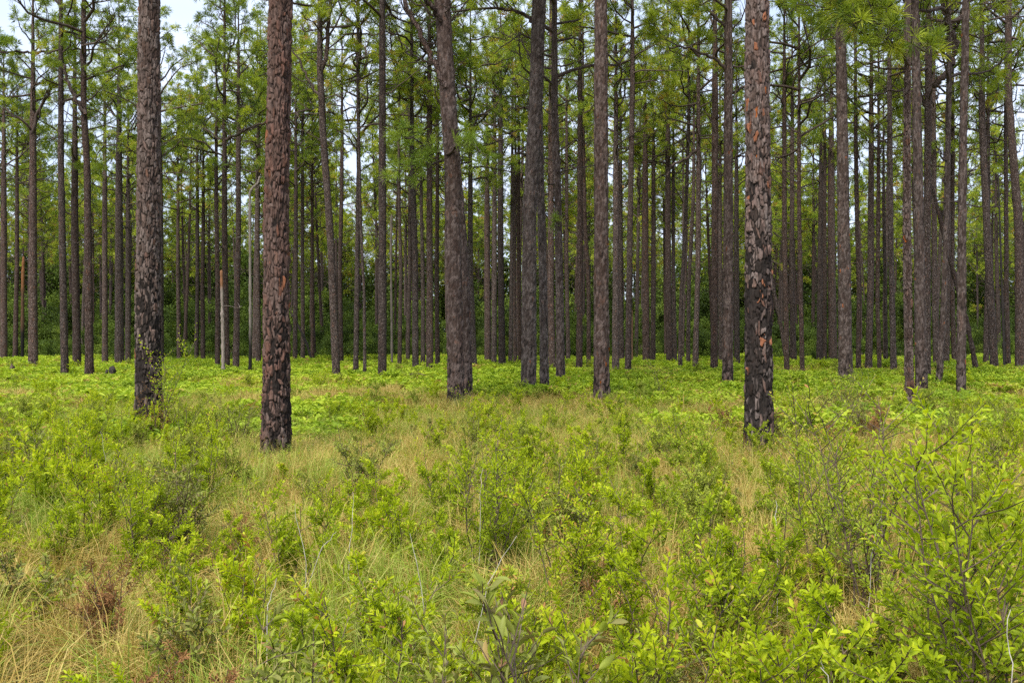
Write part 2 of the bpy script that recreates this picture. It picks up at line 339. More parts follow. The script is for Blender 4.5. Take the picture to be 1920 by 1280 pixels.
def part(name, me, parent, loc=(0, 0, 0), rz=0.0, sc=1.0, kind=None):
    o = bpy.data.objects.new(name, me); COL.objects.link(o); o.parent = parent
    o.location = loc; o.rotation_euler = (0, 0, rz)
    o.scale = (sc, sc, sc) if not hasattr(sc, '__len__') else sc
    if kind: o["kind"] = kind
    return o

# ------------------------------------------------------------------ the ground sheet
def make_ground():
    def axis(lim):
        a = [0.0]; s = .5
        while a[-1] < lim:
            a.append(a[-1] + s); s *= 1.035
        a = np.array(a); return np.concatenate([-a[:0:-1], a])
    ax = axis(900); X, Y = np.meshgrid(ax, ax, indexing='ij')
    Z = ground_z(X, Y) * np.clip(1.5 - np.hypot(X, Y) / 200, 0, 1)
    n = len(ax); V = np.stack([X, Y, Z], -1).reshape(-1, 3)
    i = np.arange(n - 1)[:, None] * n; j = np.arange(n - 1)[None]
    Q = np.stack([i + j, i + n + j, i + n + j + 1, i + j + 1], -1).reshape(-1, 4)
    o = bpy.data.objects.new("ground", build("ground", V, Q, [M['ground']], smooth=True)); COL.objects.link(o)
    o["kind"] = "structure"; o["label"] = "flat sandy forest floor under grass and pine straw"
make_ground()

# ------------------------------------------------------------------ pine crowns
def branch(g, rng, p0, az, elev, length, r0, leafy=True, tuft_n=13, needle_L=.32, needle_w=.022, nsub=None, mat_needle=1, droop=0., tint0=.45):
    """one crooked limb with side twigs and needle bursts at their ends"""
    K = 7
    d = np.array([math.cos(az) * math.cos(elev), math.sin(az) * math.cos(elev), math.sin(elev)])
    pts = [np.array(p0, float)]; cur = d.copy()
    for k in range(K - 1):
        cur = unit(cur + rng.normal(0, .29, 3) + np.array([0, 0, .09 - droop]))
        pts.append(pts[-1] + cur * length / (K - 1))
    pts = np.array(pts); rad = np.linspace(r0, max(r0 * .28, .008), K)
    g.add(*tube(pts, rad, 5 if r0 > .03 else 4), 0, .5, True)
    C, A = [], []
    if nsub is None: nsub = max(5, int(length * 3.3))
    for s in range(nsub):
        u = .28 + .72 * (s + rng.random()) / nsub
        f = min(u * (K - 1), K - 1.001); i = int(f); q = pts[i] + (pts[i + 1] - pts[i]) * (f - i)
        t = unit(pts[min(i + 1, K - 1)] - pts[i])
        side = unit(np.cross(t, rng.normal(size=3)))
        dd = unit(t * .55 + side * .8 + np.array([0, 0, .25]))
        sl = length * rng.uniform(.16, .36) * (1.15 - .5 * u); sl = max(sl, .25)
        n2 = 4; sp = [q]
        for k in range(n2 - 1):
            dd = unit(dd + rng.normal(0, .22, 3) + np.array([0, 0, .16])); sp.append(sp[-1] + dd * sl / (n2 - 1))
        sp = np.array(sp); g.add(*tube(sp, np.linspace(max(r0 * .3, .009), .006, n2), 3), 0, .5)
        if leafy:
            C.append(sp[-1]); A.append(dd)
            if rng.random() < .75: C.append(sp[-2] + rng.normal(0, .05, 3)); A.append(unit(dd + side * .5))
            if rng.random() < .35:
                e = unit(dd + rng.normal(0, .6, 3)); tp = sp[-2] + e * sl * .5
                g.add(*tube(np.array([sp[-2], sp[-2] * .5 + tp * .5, tp]), [.007, .006, .005], 3), 0, .5); C.append(tp); A.append(e)
    if leafy:
        C.append(pts[-1]); A.append(cur)
        C = np.array(C); A = np.array(A)
        V, Q = needles(C, A + np.array([0, 0, .15]), rng, tuft_n, needle_L, needle_w)
        tt = np.clip(np.repeat(rng.normal(tint0, .26, len(C)), tuft_n * 4) + np.repeat(rng.normal(0, .07, len(C) * tuft_n), 4), 0, .95)
        odd = np.repeat(rng.random(len(C)) < .02, tuft_n * 4); tt[odd] = 1.0
        g.add(V, Q, mat_needle, tt)

def make_crown(seed, length=10.5, radius=3.3, nb=36, coarse=False):
    rng = np.random.default_rng(seed); g = Geo()
    az = rng.random() * 6.28
    for i in range(nb):
        t = (i + rng.random() * .8) / nb; az += 2.4 + rng.normal(0, .5)
        if rng.random() < .14: continue
        prof = (.62 + .38 * math.sin(math.pi * min(t * 1.25, 1))) * (1 - .72 * t ** 2.2)
        L = radius * prof * rng.uniform(.55, 1.2)
        el = math.radians(rng.uniform(-6, 24) + 42 * t ** 1.6)
        dead = t < .22 and rng.random() < .4
        branch(g, rng, (0, 0, t * length), az, el, L, .016 + .0125 * L, not dead, 14 if coarse else 30,
               .40 if coarse else .34, .026 if coarse else .0125, None if not coarse else max(5, int(L * 3.2)), tint0=rng.normal(.45, .08))
    for k in range(rng.integers(6, 11)):      # dead lower limbs
        branch(g, rng, (0, 0, -rng.uniform(.1, 3.6)), rng.random() * 6.28, math.radians(rng.uniform(-12, 25)), rng.uniform(.6, 2.4), rng.uniform(.018, .034), False, nsub=rng.integers(1, 5))
    V, Q = needles(np.array([[0, 0, length]]), np.array([[0, 0, 1.]]), rng, 24); g.add(V, Q, 1, .5)
    return g.mesh("crown", [M['twig'], M['needle']]), *g.split("crown", "foliage", [M['twig'], M['needle']])
CROWNS = [make_crown(100 + k, 9.6 + .45 * (k % 5), 3.6 + .34 * (k % 4), 24 + 3 * (k % 4)) for k in range(12)]
CROWN_LEN = [9.6 + .45 * (k % 5) for k in range(12)]
FARCROWNS = [make_crown(300 + k, 10 + .5 * (k % 3), 3.2 + .3 * (k % 3), 34, True) for k in range(7)]

# ------------------------------------------------------------------ pine trunks
def bark_relief(th, z, radius, seed, cw, ch, depth):
    """plates: staggered, jittered cells wrapped round the trunk -> relief, plate id, furrow"""
    nc = max(6, int(round(2 * math.pi * radius / cw))); rng = np.random.default_rng(seed)
    nr = int(z.max() / ch) + 6
    jx = rng.random((nr, nc)); jy = rng.random((nr, nc)); idv = rng.random((nr, nc)); tx = rng.normal(0, .5, (nr, nc)); ty = rng.normal(0, .6, (nr, nc))
    wob = (vnoise(th * 3, z * 3, .5, seed % 50) - .5)
    u = th / (2 * math.pi) * nc + wob * .9; v = z / ch + 2 + (vnoise(th * 2, z * 6, .4, (seed + 9) % 50) - .5) * .8
    ci = np.floor(u).astype(int); ri = np.floor(v).astype(int)
    f1 = np.full(u.shape, 9.); f2 = f1.copy(); pid = np.zeros(u.shape); tilt = np.zeros(u.shape)
    for dr in (-1, 0, 1):
        for dc in (-1, 0, 1):
            r = np.clip(ri + dr, 0, nr - 1); c = (ci + dc) % nc
            px = ci + dc + jx[r, c] + .3 * (r % 2); py = r + jy[r, c] * 1.1
            dx = u - px; dy = v - py; d = np.sqrt(dx * dx + dy * dy)
            nearer = d < f1
            f2 = np.where(nearer, f1, np.minimum(f2, d)); f1 = np.where(nearer, d, f1)
            pid = np.where(nearer, idv[r, c], pid); tilt = np.where(nearer, dx * tx[r, c] + dy * ty[r, c], tilt)
    e = np.clip((f2 - f1) / .22, 0, 1); e = e * e * (3 - 2 * e)
    # long vertical furrows that fork and close, crossing the scales
    cyl = th * radius; fv = np.abs(.5 * (vnoise(np.cos(th) * radius * 1.0 + z * .06, np.sin(th) * radius + 40, .040, (seed + 21) % 50) + vnoise(np.cos(th) * radius + 9, np.sin(th) * radius - z * .10 + 7, .030, (seed + 22) % 50)) - .5) * 2
    fv = np.clip(fv / .16, 0, 1); fv = fv * fv * (3 - 2 * fv); e = e * (.25 + .75 * fv)
    step = np.floor(pid * 4.999) / 4
    h = depth * (e * (.55 + .6 * step) + .35 * tilt * e) + (vnoise(th * 30, z * 28, 1, 5) - .5) * depth * .55 + (vnoise(th * 12, z * 16, 1, 6) - .5) * depth * .5
    return h - depth * .5, pid, 1 - e

def trunk_mesh(path, rads, sides, dz_fine, z_fine, mat, seed, relief=None, lump=.012):
    """path: (K,3) centre line in local metres, rads: (K,)"""
    path = np.asarray(path, float); zt = path[-1, 2]
    zs = np.concatenate([np.arange(-.12, min(z_fine, zt), dz_fine), np.arange(min(z_fine, zt), zt, .30), [zt]])
    cx = np.interp(zs, path[:, 2], path[:, 0]); cyy = np.interp(zs, path[:, 2], path[:, 1]); rr = np.interp(zs, path[:, 2], rads)
    if len(zs) > 12:   # round the corners of the surveyed centre line
        win = max(3, int(1.2 / dz_fine) | 1); ker = np.hanning(win + 2)[1:-1]; ker /= ker.sum(); pad = win // 2
        sm = lambda a: np.convolve(np.pad(a, pad, mode='reflect', reflect_type='odd'), ker, 'valid')
        k = int(np.searchsorted(zs, z_fine)); 
        if k > win: cx[:k] = sm(cx[:k]); cyy[:k] = sm(cyy[:k])
    rr = rr * (1 + .26 * np.exp(-np.clip(zs, 0, None) / .28) + .06 * np.exp(-np.clip(zs, 0, None) / .9))
    th = np.arange(sides) * 2 * math.pi / sides
    TH, ZZ = np.meshgrid(th, zs); RR = np.broadcast_to(rr[:, None], TH.shape).copy()
    butt = np.exp(-np.clip(ZZ, 0, None) / .25) * .05 * np.sin(TH * 5 + seed)
    RR = RR * (1 + butt) + (vnoise(np.cos(TH) * 2 + seed, np.sin(TH) * 2 + ZZ * 1.5, .8, seed % 40) - .5) * lump * 2
    attrs = None
    if relief:
        h, pid, cr = bark_relief(TH, ZZ + .5, float(np.median(rr)), seed, *relief); fade = np.clip((zs[-1] - ZZ) / 3, 0, 1)
        RR = RR + h * fade; attrs = {"plate": pid.ravel(), "crack": cr.ravel()}
    else:
        RR = RR + (vnoise(TH * 6, ZZ * 5, .6, (seed + 3) % 40) - .5) * .018
    V = np.stack([cx[:, None] + RR * np.cos(TH), cyy[:, None] + RR * np.sin(TH), ZZ], -1).reshape(-1, 3)
    n = len(zs); i = np.arange(n - 1)[:, None] * sides; j = np.arange(sides)[None]; k = (j + 1) % sides
    Q = np.stack([i + j, i + k, i + sides + k, i + sides + j], -1).reshape(-1, 4)
    return build("trunk", V, Q, [mat], attrs=attrs, smooth=True)

def dist_of(yb):
    hu = .26 if yb > 800 else .32 if yb > 728 else .38
    return F * (EYE - hu) / (yb - 640.0)

def plate_mesh(seed, mat, tone):
    """one loose scale of bark: ragged outline, proud of the trunk, edges turned in"""
    rng = np.random.default_rng(seed); nx, nz = 5, 7
    U, W = np.meshgrid(np.linspace(-1, 1, nx), np.linspace(-1, 1, nz))
    k = np.maximum(np.abs(U), np.abs(W)); ang = np.arctan2(W, U)
    shr = 1 - .10 * (np.abs(U) * np.abs(W)) + rng.normal(0, .10, U.shape)
    Xs = U * .5 * shr + .10 * np.sin(W * 2 + seed); Zs = W * .5 * shr + rng.normal(0, .05, U.shape) + .16 * rng.normal() * U
    Y = np.where(k > .95, -.9, .45 + rng.normal(0, .12, U.shape) + .25 * rng.normal() * W + .2 * rng.normal() * U)
    V = np.stack([Xs, Y, Zs], -1).reshape(-1, 3)
    i = np.arange(nz - 1)[:, None] * nx; j = np.arange(nx - 1)[None]
    Q = np.stack([i + j, i + j + 1, i + nx + j + 1, i + nx + j], -1).reshape(-1, 4)
    n = len(V); return build("bark_plate", V, Q, [mat], attrs={"plate": np.full(n, tone), "crack": np.where(k.ravel() > .95, .8, .0)}, smooth=True)

def bark_plates(root, cl, rf, mat, rng, base):
    shapes = [plate_mesh(40 + k, mat, t) for k, t in enumerate([.1, .25, .4, .5, .6, .7, .3, .8, .45, .88, .94, .55, .98])]
    used = []; face = math.atan2(-base[1], -base[0]); tries = 0
    while len(used) < 230 and tries < 9000:
        tries += 1
        z = 6.9 * rng.random() ** 1.25 + .08; a = face + rng.uniform(-1.75, 1.75); r = float(np.interp(z, cl[:, 2], rf)) * (1 + .26 * math.exp(-z / .28) + .06 * math.exp(-z / .9))
        h = rng.uniform(.05, .17); w = rng.uniform(.028, .072)
        if any(abs(z - q[0]) < (h + q[2]) * .52 and abs(a - q[1]) * r < (w + q[3]) * .52 for q in used): continue
        used.append((z, a, h, w))
        cx, cyy = float(np.interp(z, cl[:, 2], cl[:, 0])), float(np.interp(z, cl[:, 2], cl[:, 1]))
        o = bpy.data.objects.new("bark_plate", shapes[int(rng.integers(0, 12)) if rng.random() < (.955 if mat is M['bark_c'] else .99) else 12]); COL.objects.link(o); o.parent = root
        o.location = (cx + (r + .004) * math.cos(a), cyy + (r + .004) * math.sin(a), z)
        o.rotation_euler = (rng.normal(0, .05), rng.normal(0, .12), a - math.pi / 2); o.scale = (w, .009, h)

TREES = {}
def pine(key, marks, w0, label, wtop=None, d=None, crown=None, hc=None, group="standing pines", mat=None, ctop=None, csc=1.0, relief=None):
    """marks: centre line from the foot upward as read off the photograph"""
    seed = int(abs(marks[0][0]) * 7 + len(key)) + 11; rng = np.random.default_rng(seed)
    d = d or dist_of(marks[0][1])
    base = P(marks[0][0], 640, d); base[2] = float(ground_z(base[0], base[1]))
    dia = w0 * d / F
    hc = hc or rng.uniform(8.8, 12.8); ci = crown if crown is not None else int(rng.integers(0, 12))
    csc = csc if d < 36 else rng.uniform(.68, 1.0); ht = hc + CROWN_LEN[ci] * csc
    path = [(0, 0, -.12)]; sway = rng.normal(0, .10)
    for (x, y) in marks[1:]:
        q = P(x, y, d) - base; path.append((q[0], sway * q[2] / 10, q[2]))
    if len(path) > 1 and path[-1][2] < hc:
        (x1, y1, z1) = path[-1]; (x0, _, z0) = path[-2]
        sl = (x1 - x0) / max(z1 - z0, .5) * .5
        path.append((x1 + sl * (hc - z1), sway * hc / 10, hc))
    if len(path) == 1: path.append((rng.normal(0, .12), sway * hc / 10, hc))
    path = sorted(path, key=lambda q: q[2]); path = [q for q in path if q[2] <= hc + .01]
    top = path[-1] if path[-1][2] > hc - .3 else (path[-1][0], path[-1][1], hc)
    if path[-1][2] < top[2]: path.append(top)
    path.append((top[0], top[1], ht))
    r0 = dia / 2; z8 = 8.0; wt = (wtop / w0) if wtop else rng.uniform(.74, .82)
    ztop_frame = EYE + 640 / F * d
    zz = np.array([q[2] for q in path])
    rel = np.interp(zz, [0, min(ztop_frame, hc), hc + .5, ht], [1, wt, min(wt, .72), .06])
    # finer radius sampling
    zf = np.linspace(-.12, ht, 40); px = np.interp(zf, zz, [q[0] for q in path]); py = np.interp(zf, zz, [q[1] for q in path])
    rf = r0 * np.interp(zf, [0, min(ztop_frame, hc - .2), hc + .5, ht], [1, wt, min(wt * .95, .74), .06])
    cl = np.stack([px, py, zf], 1)
    cl2 = np.array(path); allz = np.unique(np.concatenate([zf, cl2[:, 2]]))
    cl = np.stack([np.interp(allz, zz, cl2[:, 0]), np.interp(allz, zz, cl2[:, 1]), allz], 1); rf = np.interp(allz, zf, rf)
    root = thing("pine_tree", base, label, "tree", group)
    if d < 20: me = trunk_mesh(cl, rf, 128, .011, 7.6, mat or M['bark_mid'], seed, relief or (.050, .13, .026))
    elif d < 34: me = trunk_mesh(cl, rf, 44, .035, min(ztop_frame + .5, hc), M['bark_mid'], seed, (.05, .13, .018))
    else: me = trunk_mesh(cl, rf, 14, .14, hc, M['bark'], seed)
    part("trunk", me, root)
    cr = part("crown", CROWNS[ci][1], root, (top[0], top[1], hc), rng.random() * 6.28, csc); part("foliage", CROWNS[ci][2], cr, kind="stuff")
    TREES[key] = dict(root=root, d=d, base=base, rng=rng, cl=cl, rf=rf)
    if mat:
        for nd in mat.node_tree.nodes:
            if nd.type == 'TEX_COORD': nd.object = root
        bark_plates(root, cl, rf, mat, rng, base)
    return root

def limb(key, marks, w0, w1, name="limb", depth=0.0, tufts=0, fresh=False, twigs=0):
    """a limb told apart in the photograph, grown from a surveyed pine"""
    t = TREES[key]; d = t['d']; rng = t['rng']
    pts = np.array([P(x, y, d + depth * k / max(len(marks) - 1, 1)) - t['base'] for k, (x, y) in enumerate(marks)])
    # densify with a little crookedness
    s = np.linspace(0, len(pts) - 1, 4 * len(pts)); q = np.stack([np.interp(s, np.arange(len(pts)), pts[:, c]) for c in range(3)], 1)
    q[1:-1] = .25 * q[:-2] + .5 * q[1:-1] + .25 * q[2:]
    q[1:] += rng.normal(0, .025, q[1:].shape)
    g = Geo(); g.add(*tube(q, np.linspace(w0, w1, len(q)) * d / F / 2, 8), 0, .5, True)
    for k in range(twigs):
        i = int(rng.uniform(.25, .95) * (len(q) - 1)); dv = unit(q[i] - q[i - 1]); az = math.atan2(dv[1], dv[0]) + rng.normal(0, .9)
        branch(g, rng, q[i], az, rng.uniform(-.1, .8), rng.uniform(.7, 1.8), .02, tufts > 0, 44, .34 if fresh else .30, .0085, mat_needle=1, tint0=.5)
    if tufts and not twigs:
        idx = np.linspace(len(q) * .35, len(q) - 1, tufts).astype(int); C = q[idx] + rng.normal(0, .17, (tufts, 3)); [g.add(*tube(np.array([q[a], q[a] * .5 + c * .5, c]), [.008, .006, .005], 3), 0, .5) for a, c in zip(idx, C)]
        V, Q = needles(C, unit(q[idx] - q[idx - 1]) + np.array([0, 0, .5]), rng, 60, .30, .0065, (5, 100)); g.add(V, Q, 1, np.repeat(rng.uniform(.3, 1, tufts), 60 * 4))
    a, b = g.split(name, "needle_foliage", [M['bark'] if w0 >= 8 else M['twig'], M['needle_fresh'] if fresh else M['needle']]); p = part(name, a, t['root'])
    if b: part("needle_foliage", b, p, kind="stuff")

# ---- the surveyed pines: foot first, then points up the trunk
NEAR = "tall foreground pines"
pine('A', [(278, 812), (277, 400), (276, 0)], 46, "thick pine at left with charred black base and leafy sprig beside it", 37, mat=M['bark_a'], group=NEAR, hc=11.5)
pine('B', [(518, 848), (519, 400), (529, 0)], 49, "thick reddish-brown pine left of centre, sooty only at its foot", 38, mat=M['bark_b'], group=NEAR, hc=12)
pine('C', [(1423, 846), (1421, 400), (1418, 0)], 49, "thick pine right of centre, black charred lower trunk, orange bark flakes above", 40, mat=M['bark_c'], group=NEAR, hc=11.8)
MID = "middle-distance pines"
pine('D', [(856, 747), (850, 500), (848, 300), (838, 160), (828, 0)], 31, "stout leaning pine in centre with forked limb and bright needle sprays", 29, group=MID, hc=12.5)
pine('E', [(874, 740), (868, 500), (856, 350), (845, 200), (836, 60)], 25, "dark pine standing tight behind the right side of the forked central pine", 19, group=MID)
pine('G', [(991, 731), (993, 400), (1004, 200), (1011, 0)], 27, "knotty pine just right of centre with orange scar near its foot", 25, group=MID, hc=12.5)
pine('H', [(1021, 724), (1019, 550), (1015, 400), (1011, 250)], 16, "slim pine with pale grey canker, beside the knotty central pine", 12, group=MID)
pine('I', [(1052, 716), (1047, 400), (1040, 200), (1037, 60)], 16, "slim pine right of the knotty central pine with one needle tuft on its stem", 12, group=MID)
pine('J', [(1128, 746), (1127, 400), (1126, 0)], 29, "straight evenly grey-brown pine with bare stem, between centre and orange-flaked pine", 23, group=MID, hc=13)
pine('K', [(1364, 714), (1365, 400), (1364, 0)], 20, "straight pine just left of the orange-flaked pine, with side limbs near top", 14, group=MID, hc=12.0)
pine('L', [(1586, 712), (1580, 300), (1575, 0)], 25, "dark pine with sooty scaly foot beside olive bush, right of orange-flaked pine", 17, group=MID, hc=13)
pine('N', [(1706, 766), (1699, 400), (1699, 0)], 14, "slim pine with black burnt foot standing in tan grass at right", 9, group=MID, hc=12.5)
pine('O', [(1728, 724), (1722, 400), (1714, 0)], 21, "stout pine close behind the slim burnt-foot pine at right", 13, group=MID, hc=12.5)
pine('Q', [(1802, 736), (1804, 400), (1812, 0)], 16, "slim slightly right-leaning pine between stout right pine and right edge", 12, group=MID, hc=13)
pine('S', [(1913, 698), (1910, 430), (1890, 180), (1869, 34)], 18, "curved pine at the right edge bending left toward its top", 12, group=MID, hc=14)
pine('T', [(717, 706), (717, 300), (716, 0)], 17, "straight slender pine between reddish-brown pine and forked central pine", 12, group=MID, hc=13)
pine('U', [(632, 704), (620, 450), (606, 250), (600, 130)], 15, "left-leaning pine with forked top, right of the reddish-brown pine", 12, group=MID, hc=11.9)
pine('V', [(62, 692), (60, 400), (57, 200)], 17, "pine near left edge with upswept paired limbs and foliage sprays", 12, group=MID, hc=10.5)
pine('W', [(122, 700), (116, 300), (110, 110)], 14, "slim pine, second along from the paired-limb pine at left edge", 10, group=MID, hc=11.5)
pine('X', [(168, 702), (160, 320), (152, 200), (146, 120)], 16, "left-leaning pine with a low crooked limb, at far left", 11, group=MID, hc=11.2)
pine('Y', [(1737, 706), (1738, 400), (1740, 170)], 15, "pine with one great limb curving out and upward, behind stout right pine", 12, group=MID, hc=11.5)

# slimmer pines behind; (foot x, foot y, width, x higher up, y there)
SLIM = [(7, 677, 13, 8, 250), (28, 676, 9, 30, 300), (145, 688, 15, 144, 180), (197, 680, 11, 196, 300), (224, 685, 17, 218, 60), (240, 679, 10, 236, 120), (297, 690, 21, 297, 0),
        (336, 675, 8, 335, 320), (368, 675, 8, 369, 400), (381, 675, 9, 380, 420), (408, 687, 10, 404, 380), (425, 692, 13, 420, 150), (442, 689, 12, 452, 160), (485, 679, 10, 486, 330),
        (568, 677, 8, 562, 300), (586, 676, 7, 588, 350), (553, 680, 9, 552, 300), (667, 695, 10, 672, 330), (684, 700, 6, 676, 420), (749, 681, 8, 748, 350), (764, 678, 8, 766, 330), (779, 695, 12, 773, 300),
        (793, 680, 8, 790, 400), (806, 695, 13, 808, 150), (821, 689, 9, 820, 400), (890, 691, 11, 880, 300), (915, 680, 13, 918, 190), (926, 681, 10, 932, 260), (942, 683, 13, 935, 240), (957, 680, 8, 960, 420),
        (966, 678, 7, 966, 400), (976, 679, 8, 972, 250), (1036, 697, 13, 1033, 400), (1066, 680, 8, 1062, 350), (1086, 692, 12, 1092, 180), (1104, 687, 8, 1096, 400), (1154, 695, 14, 1150, 170),
        (1166, 682, 10, 1163, 400), (1177, 697, 12, 1186, 180), (1212, 683, 14, 1208, 240), (1224, 682, 10, 1220, 350), (1256, 683, 13, 1252, 330), (1266, 681, 8, 1262, 340), (1275, 691, 8, 1285, 420), (1290, 685, 8, 1300, 380), (1303, 695, 11, 1314, 200),
        (1339, 698, 14, 1338, 130), (1382, 685, 11, 1380, 300), (1352, 684, 9, 1348, 200), (1476, 694, 10, 1468, 150), (1490, 685, 10, 1486, 400), (1505, 695, 9, 1499, 100), (1537, 679, 13, 1540, 150), (1546, 680, 8, 1550, 300),
        (1562, 680, 16, 1558, 200), (1609, 692, 9, 1606, 400), (1628, 691, 13, 1632, 330), (1650, 692, 8, 1648, 420), (1662, 686, 7, 1660, 400), (1676, 698, 11, 1670, 200), (1759, 717, 11, 1774, 380), (1774, 688, 11, 1770, 180),
        (1790, 688, 9, 1786, 380), (1848, 690, 10, 1852, 330), (1866, 696, 15, 1842, 250), (1891, 692, 9, 1890, 380), (1756, 690, 11, 1752, 350), (1660, 678, 8, 1664, 420), (520, 679, 9, 521, 300), (640, 680, 9, 641, 350), (1433, 684, 10, 1433, 300)]
ANCH = [(5, "left edge of the stand"), (62, "paired-limb pine at left edge"), (168, "left-leaning pine at far left"), (278, "charred pine at left"), (518, "reddish-brown pine"), (632, "fork-topped leaning pine"), (717, "straight slender pine left of centre"),
        (865, "forked central pine"), (991, "knotty central pine"), (1128, "bare grey-brown pine"), (1364, "pine beside the orange-flaked pine"), (1423, "orange-flaked pine"), (1586, "sooty-footed pine by olive bush"), (1727, "stout right pine"), (1802, "slim right-leaning pine")]
ORD = ["first", "second", "third", "fourth", "fifth", "sixth", "seventh", "eighth", "ninth", "tenth", "eleventh", "twelfth", "thirteenth", "fourteenth"]
seen = {}
for (x, y, w, x2, y2) in sorted(SLIM):
    a = [n for (ax, n) in ANCH if ax <= x][-1] if x >= 5 else ANCH[0][1]
    k = seen.get(a, 0); seen[a] = k + 1
    size = "thin" if w < 9 else "slender" if w < 12 else "medium"
    pine("s%d" % x, [(x, y), ((x + x2) / 2 + 1.6 * (x % 5 - 2), (y + y2) / 2), (x2, y2)], w, "%s background pine, %s trunk to the right of the %s" % (size, ORD[k], a), group="background pines in the open stand")

# limbs one can pick out
limb('D', [(836, 165), (822, 135), (806, 100), (782, 52), (764, 20), (752, -40), (735, -120)], 12, 7, depth=.4, twigs=3)
limb('D', [(826, 40), (812, 16), (797, 0), (775, -40), (745, -90)], 10, 6, depth=-.4, twigs=3)
limb('D', [(828, 288), (805, 285), (780, 262), (752, 256)], 5, 2, "needle_spray", -.6, 13, True)
limb('D', [(838, 290), (860, 272), (886, 268), (902, 284)], 5, 2, "needle_spray", -.8, 12, True)
limb('D', [(830, 300), (800, 310), (768, 318), (742, 322)], 4, 2, "needle_spray", -.5, 9, True)
limb('I', [(1044, 418), (1040, 412), (1037, 404)], 3, 2, "needle_spray", -.3, 3, True)
limb('Y', [(1740, 163), (1752, 158), (1770, 145), (1786, 122), (1793, 88), (1788, 66), (1778, 48), (1770, 20), (1765, -30)], 14, 7, depth=-.3, twigs=4)
limb('Y', [(1785, 62), (1796, 44), (1806, 20), (1812, -20)], 8, 5, depth=.2, twigs=2)
limb('Y', [(1736, 200), (1726, 180), (1715, 172), (1690, 168), (1655, 176), (1612, 182)], 7, 3, depth=.5, twigs=3)
limb('N', [(1697, 90), (1672, 78), (1645, 84), (1606, 102)], 7, 3, depth=-.5, tufts=9, twigs=4)
limb('N', [(1699, 35), (1680, 22), (1672, 6), (1668, -30)], 7, 4, depth=-.4, twigs=4, tufts=4)
limb('N', [(1702, 130), (1690, 92), (1660, 70), (1625, 66)], 6, 3, depth=-.9, tufts=8, twigs=4)
limb('U', [(602, 180), (588, 170), (575, 140), (560, 110), (548, 95)], 6, 3, depth=.2, twigs=3, tufts=3)
limb('U', [(600, 140), (612, 110), (614, 60), (620, 0), (628, -60)], 9, 6, depth=.2, twigs=3, tufts=3)
limb('V', [(60, 250), (72, 210), (90, 180), (100, 150)], 7, 4, depth=-.4, twigs=4, tufts=3)
limb('V', [(57, 240), (40, 222), (22, 215), (5, 200)], 5, 3, depth=.3, twigs=3, tufts=3)
limb('V', [(57, 100), (90, 97), (130, 92), (180, 95), (235, 90)], 5, 2, depth=-1.2, twigs=6, tufts=3, fresh=True)
limb('V', [(55, 100), (30, 98), (0, 99), (-40, 102)], 5, 2, depth=-1.0, twigs=4, tufts=3, fresh=True)
limb('X', [(160, 215), (148, 195), (134, 172), (127, 150), (120, 120)], 8, 5, depth=-.3, twigs=2, tufts=2)
limb('K', [(1362, 130), (1345, 112), (1320, 100), (1283, 88), (1255, 92)], 7, 3, depth=-.4, twigs=3, tufts=3)
limb('K', [(1362, 52), (1340, 30), (1318, 12), (1300, -10)], 6, 3, depth=.3, twigs=3, tufts=3)
limb('K', [(1366, 175), (1395, 163), (1440, 168)], 6, 3, depth=.9, twigs=2, tufts=2)
limb('J', [(1133, 100), (1160, 120), (1168, 140), (1150, 165)], 4, 3, depth=1.5)
limb('G', [(994, 205), (975, 203), (956, 201)], 4, 2, "dead_stub", -.3)
limb('G', [(1000, 45), (990, 30), (968, 22), (945, 20), (925, 5)], 7, 3, depth=-.3, twigs=3, tufts=3)
limb('s425', [(424, 262), (440, 255), (470, 238), (505, 226)], 6, 3, depth=-.3, twigs=3, tufts=3)
limb('s1303', [(1308, 280), (1285, 300), (1262, 308), (1252, 330)], 6, 4, depth=.1)

# ---- dead trunks
def dead_tree(marks, w0, w1, mats, label, name="dead_tree", d=None, split=None, twigs=0):
    d = d or dist_of(marks[0][1]); base = P(marks[0][0], 640, d); base[2] = float(ground_z(base[0], base[1])); rng = np.random.default_rng(int(marks[0][0]))
    pts = np.array([P(x, y, d) - base for x, y in marks]); pts[0, 2] = -.1
    n = 10 * len(pts); s = np.linspace(0, len(pts) - 1, n); q = np.stack([np.interp(s, np.arange(len(pts)), pts[:, c]) for c in range(3)], 1)
    for _ in range(3): q[1:-1] = .25 * q[:-2] + .5 * q[1:-1] + .25 * q[2:]
    q[:, 1] += np.linspace(0, .3, n); rad = np.linspace(w0, w1, n) * d / F / 2 * (1 + .14 * rng.normal(size=n)); rad[-1] *= .25
    root = thing(name, base, label, "dead tree", "dead trunks among the pines")
    cut = n if split is None else int(n * split)
    V, Q = tube(q[:cut], rad[:cut], 9); part("trunk", build("trunk", V, Q, [mats[0]], smooth=True), root)
    if split:
        V, Q = tube(q[cut - 1:], rad[cut - 1:], 9); part("broken_top", build("broken_top", V, Q, [mats[1]], smooth=True), root)
    for k in range(twigs):
        g = Geo(); branch(g, rng, q[int(n * rng.uniform(.3, .95))], rng.random() * 6.28, .3, rng.uniform(.5, 1.2), .015, False, nsub=2)
        part("stub", g.mesh("stub", [mats[0]]), root)
dead_tree([(419, 698), (417, 640), (415, 590), (413, 545), (411, 505)], 7.5, 5, [M['snag_a']], "pale broken snag with raw orange top, between charred and reddish-brown pines", twigs=2)
dead_tree([(469, 694), (469, 600), (468, 480), (467, 400), (466, 360), (472, 350), (481, 342), (484, 328)], 6, 4, [M['snag_b']], "thin snag with blackened foot and pale curled top left of reddish-brown pine", twigs=4)
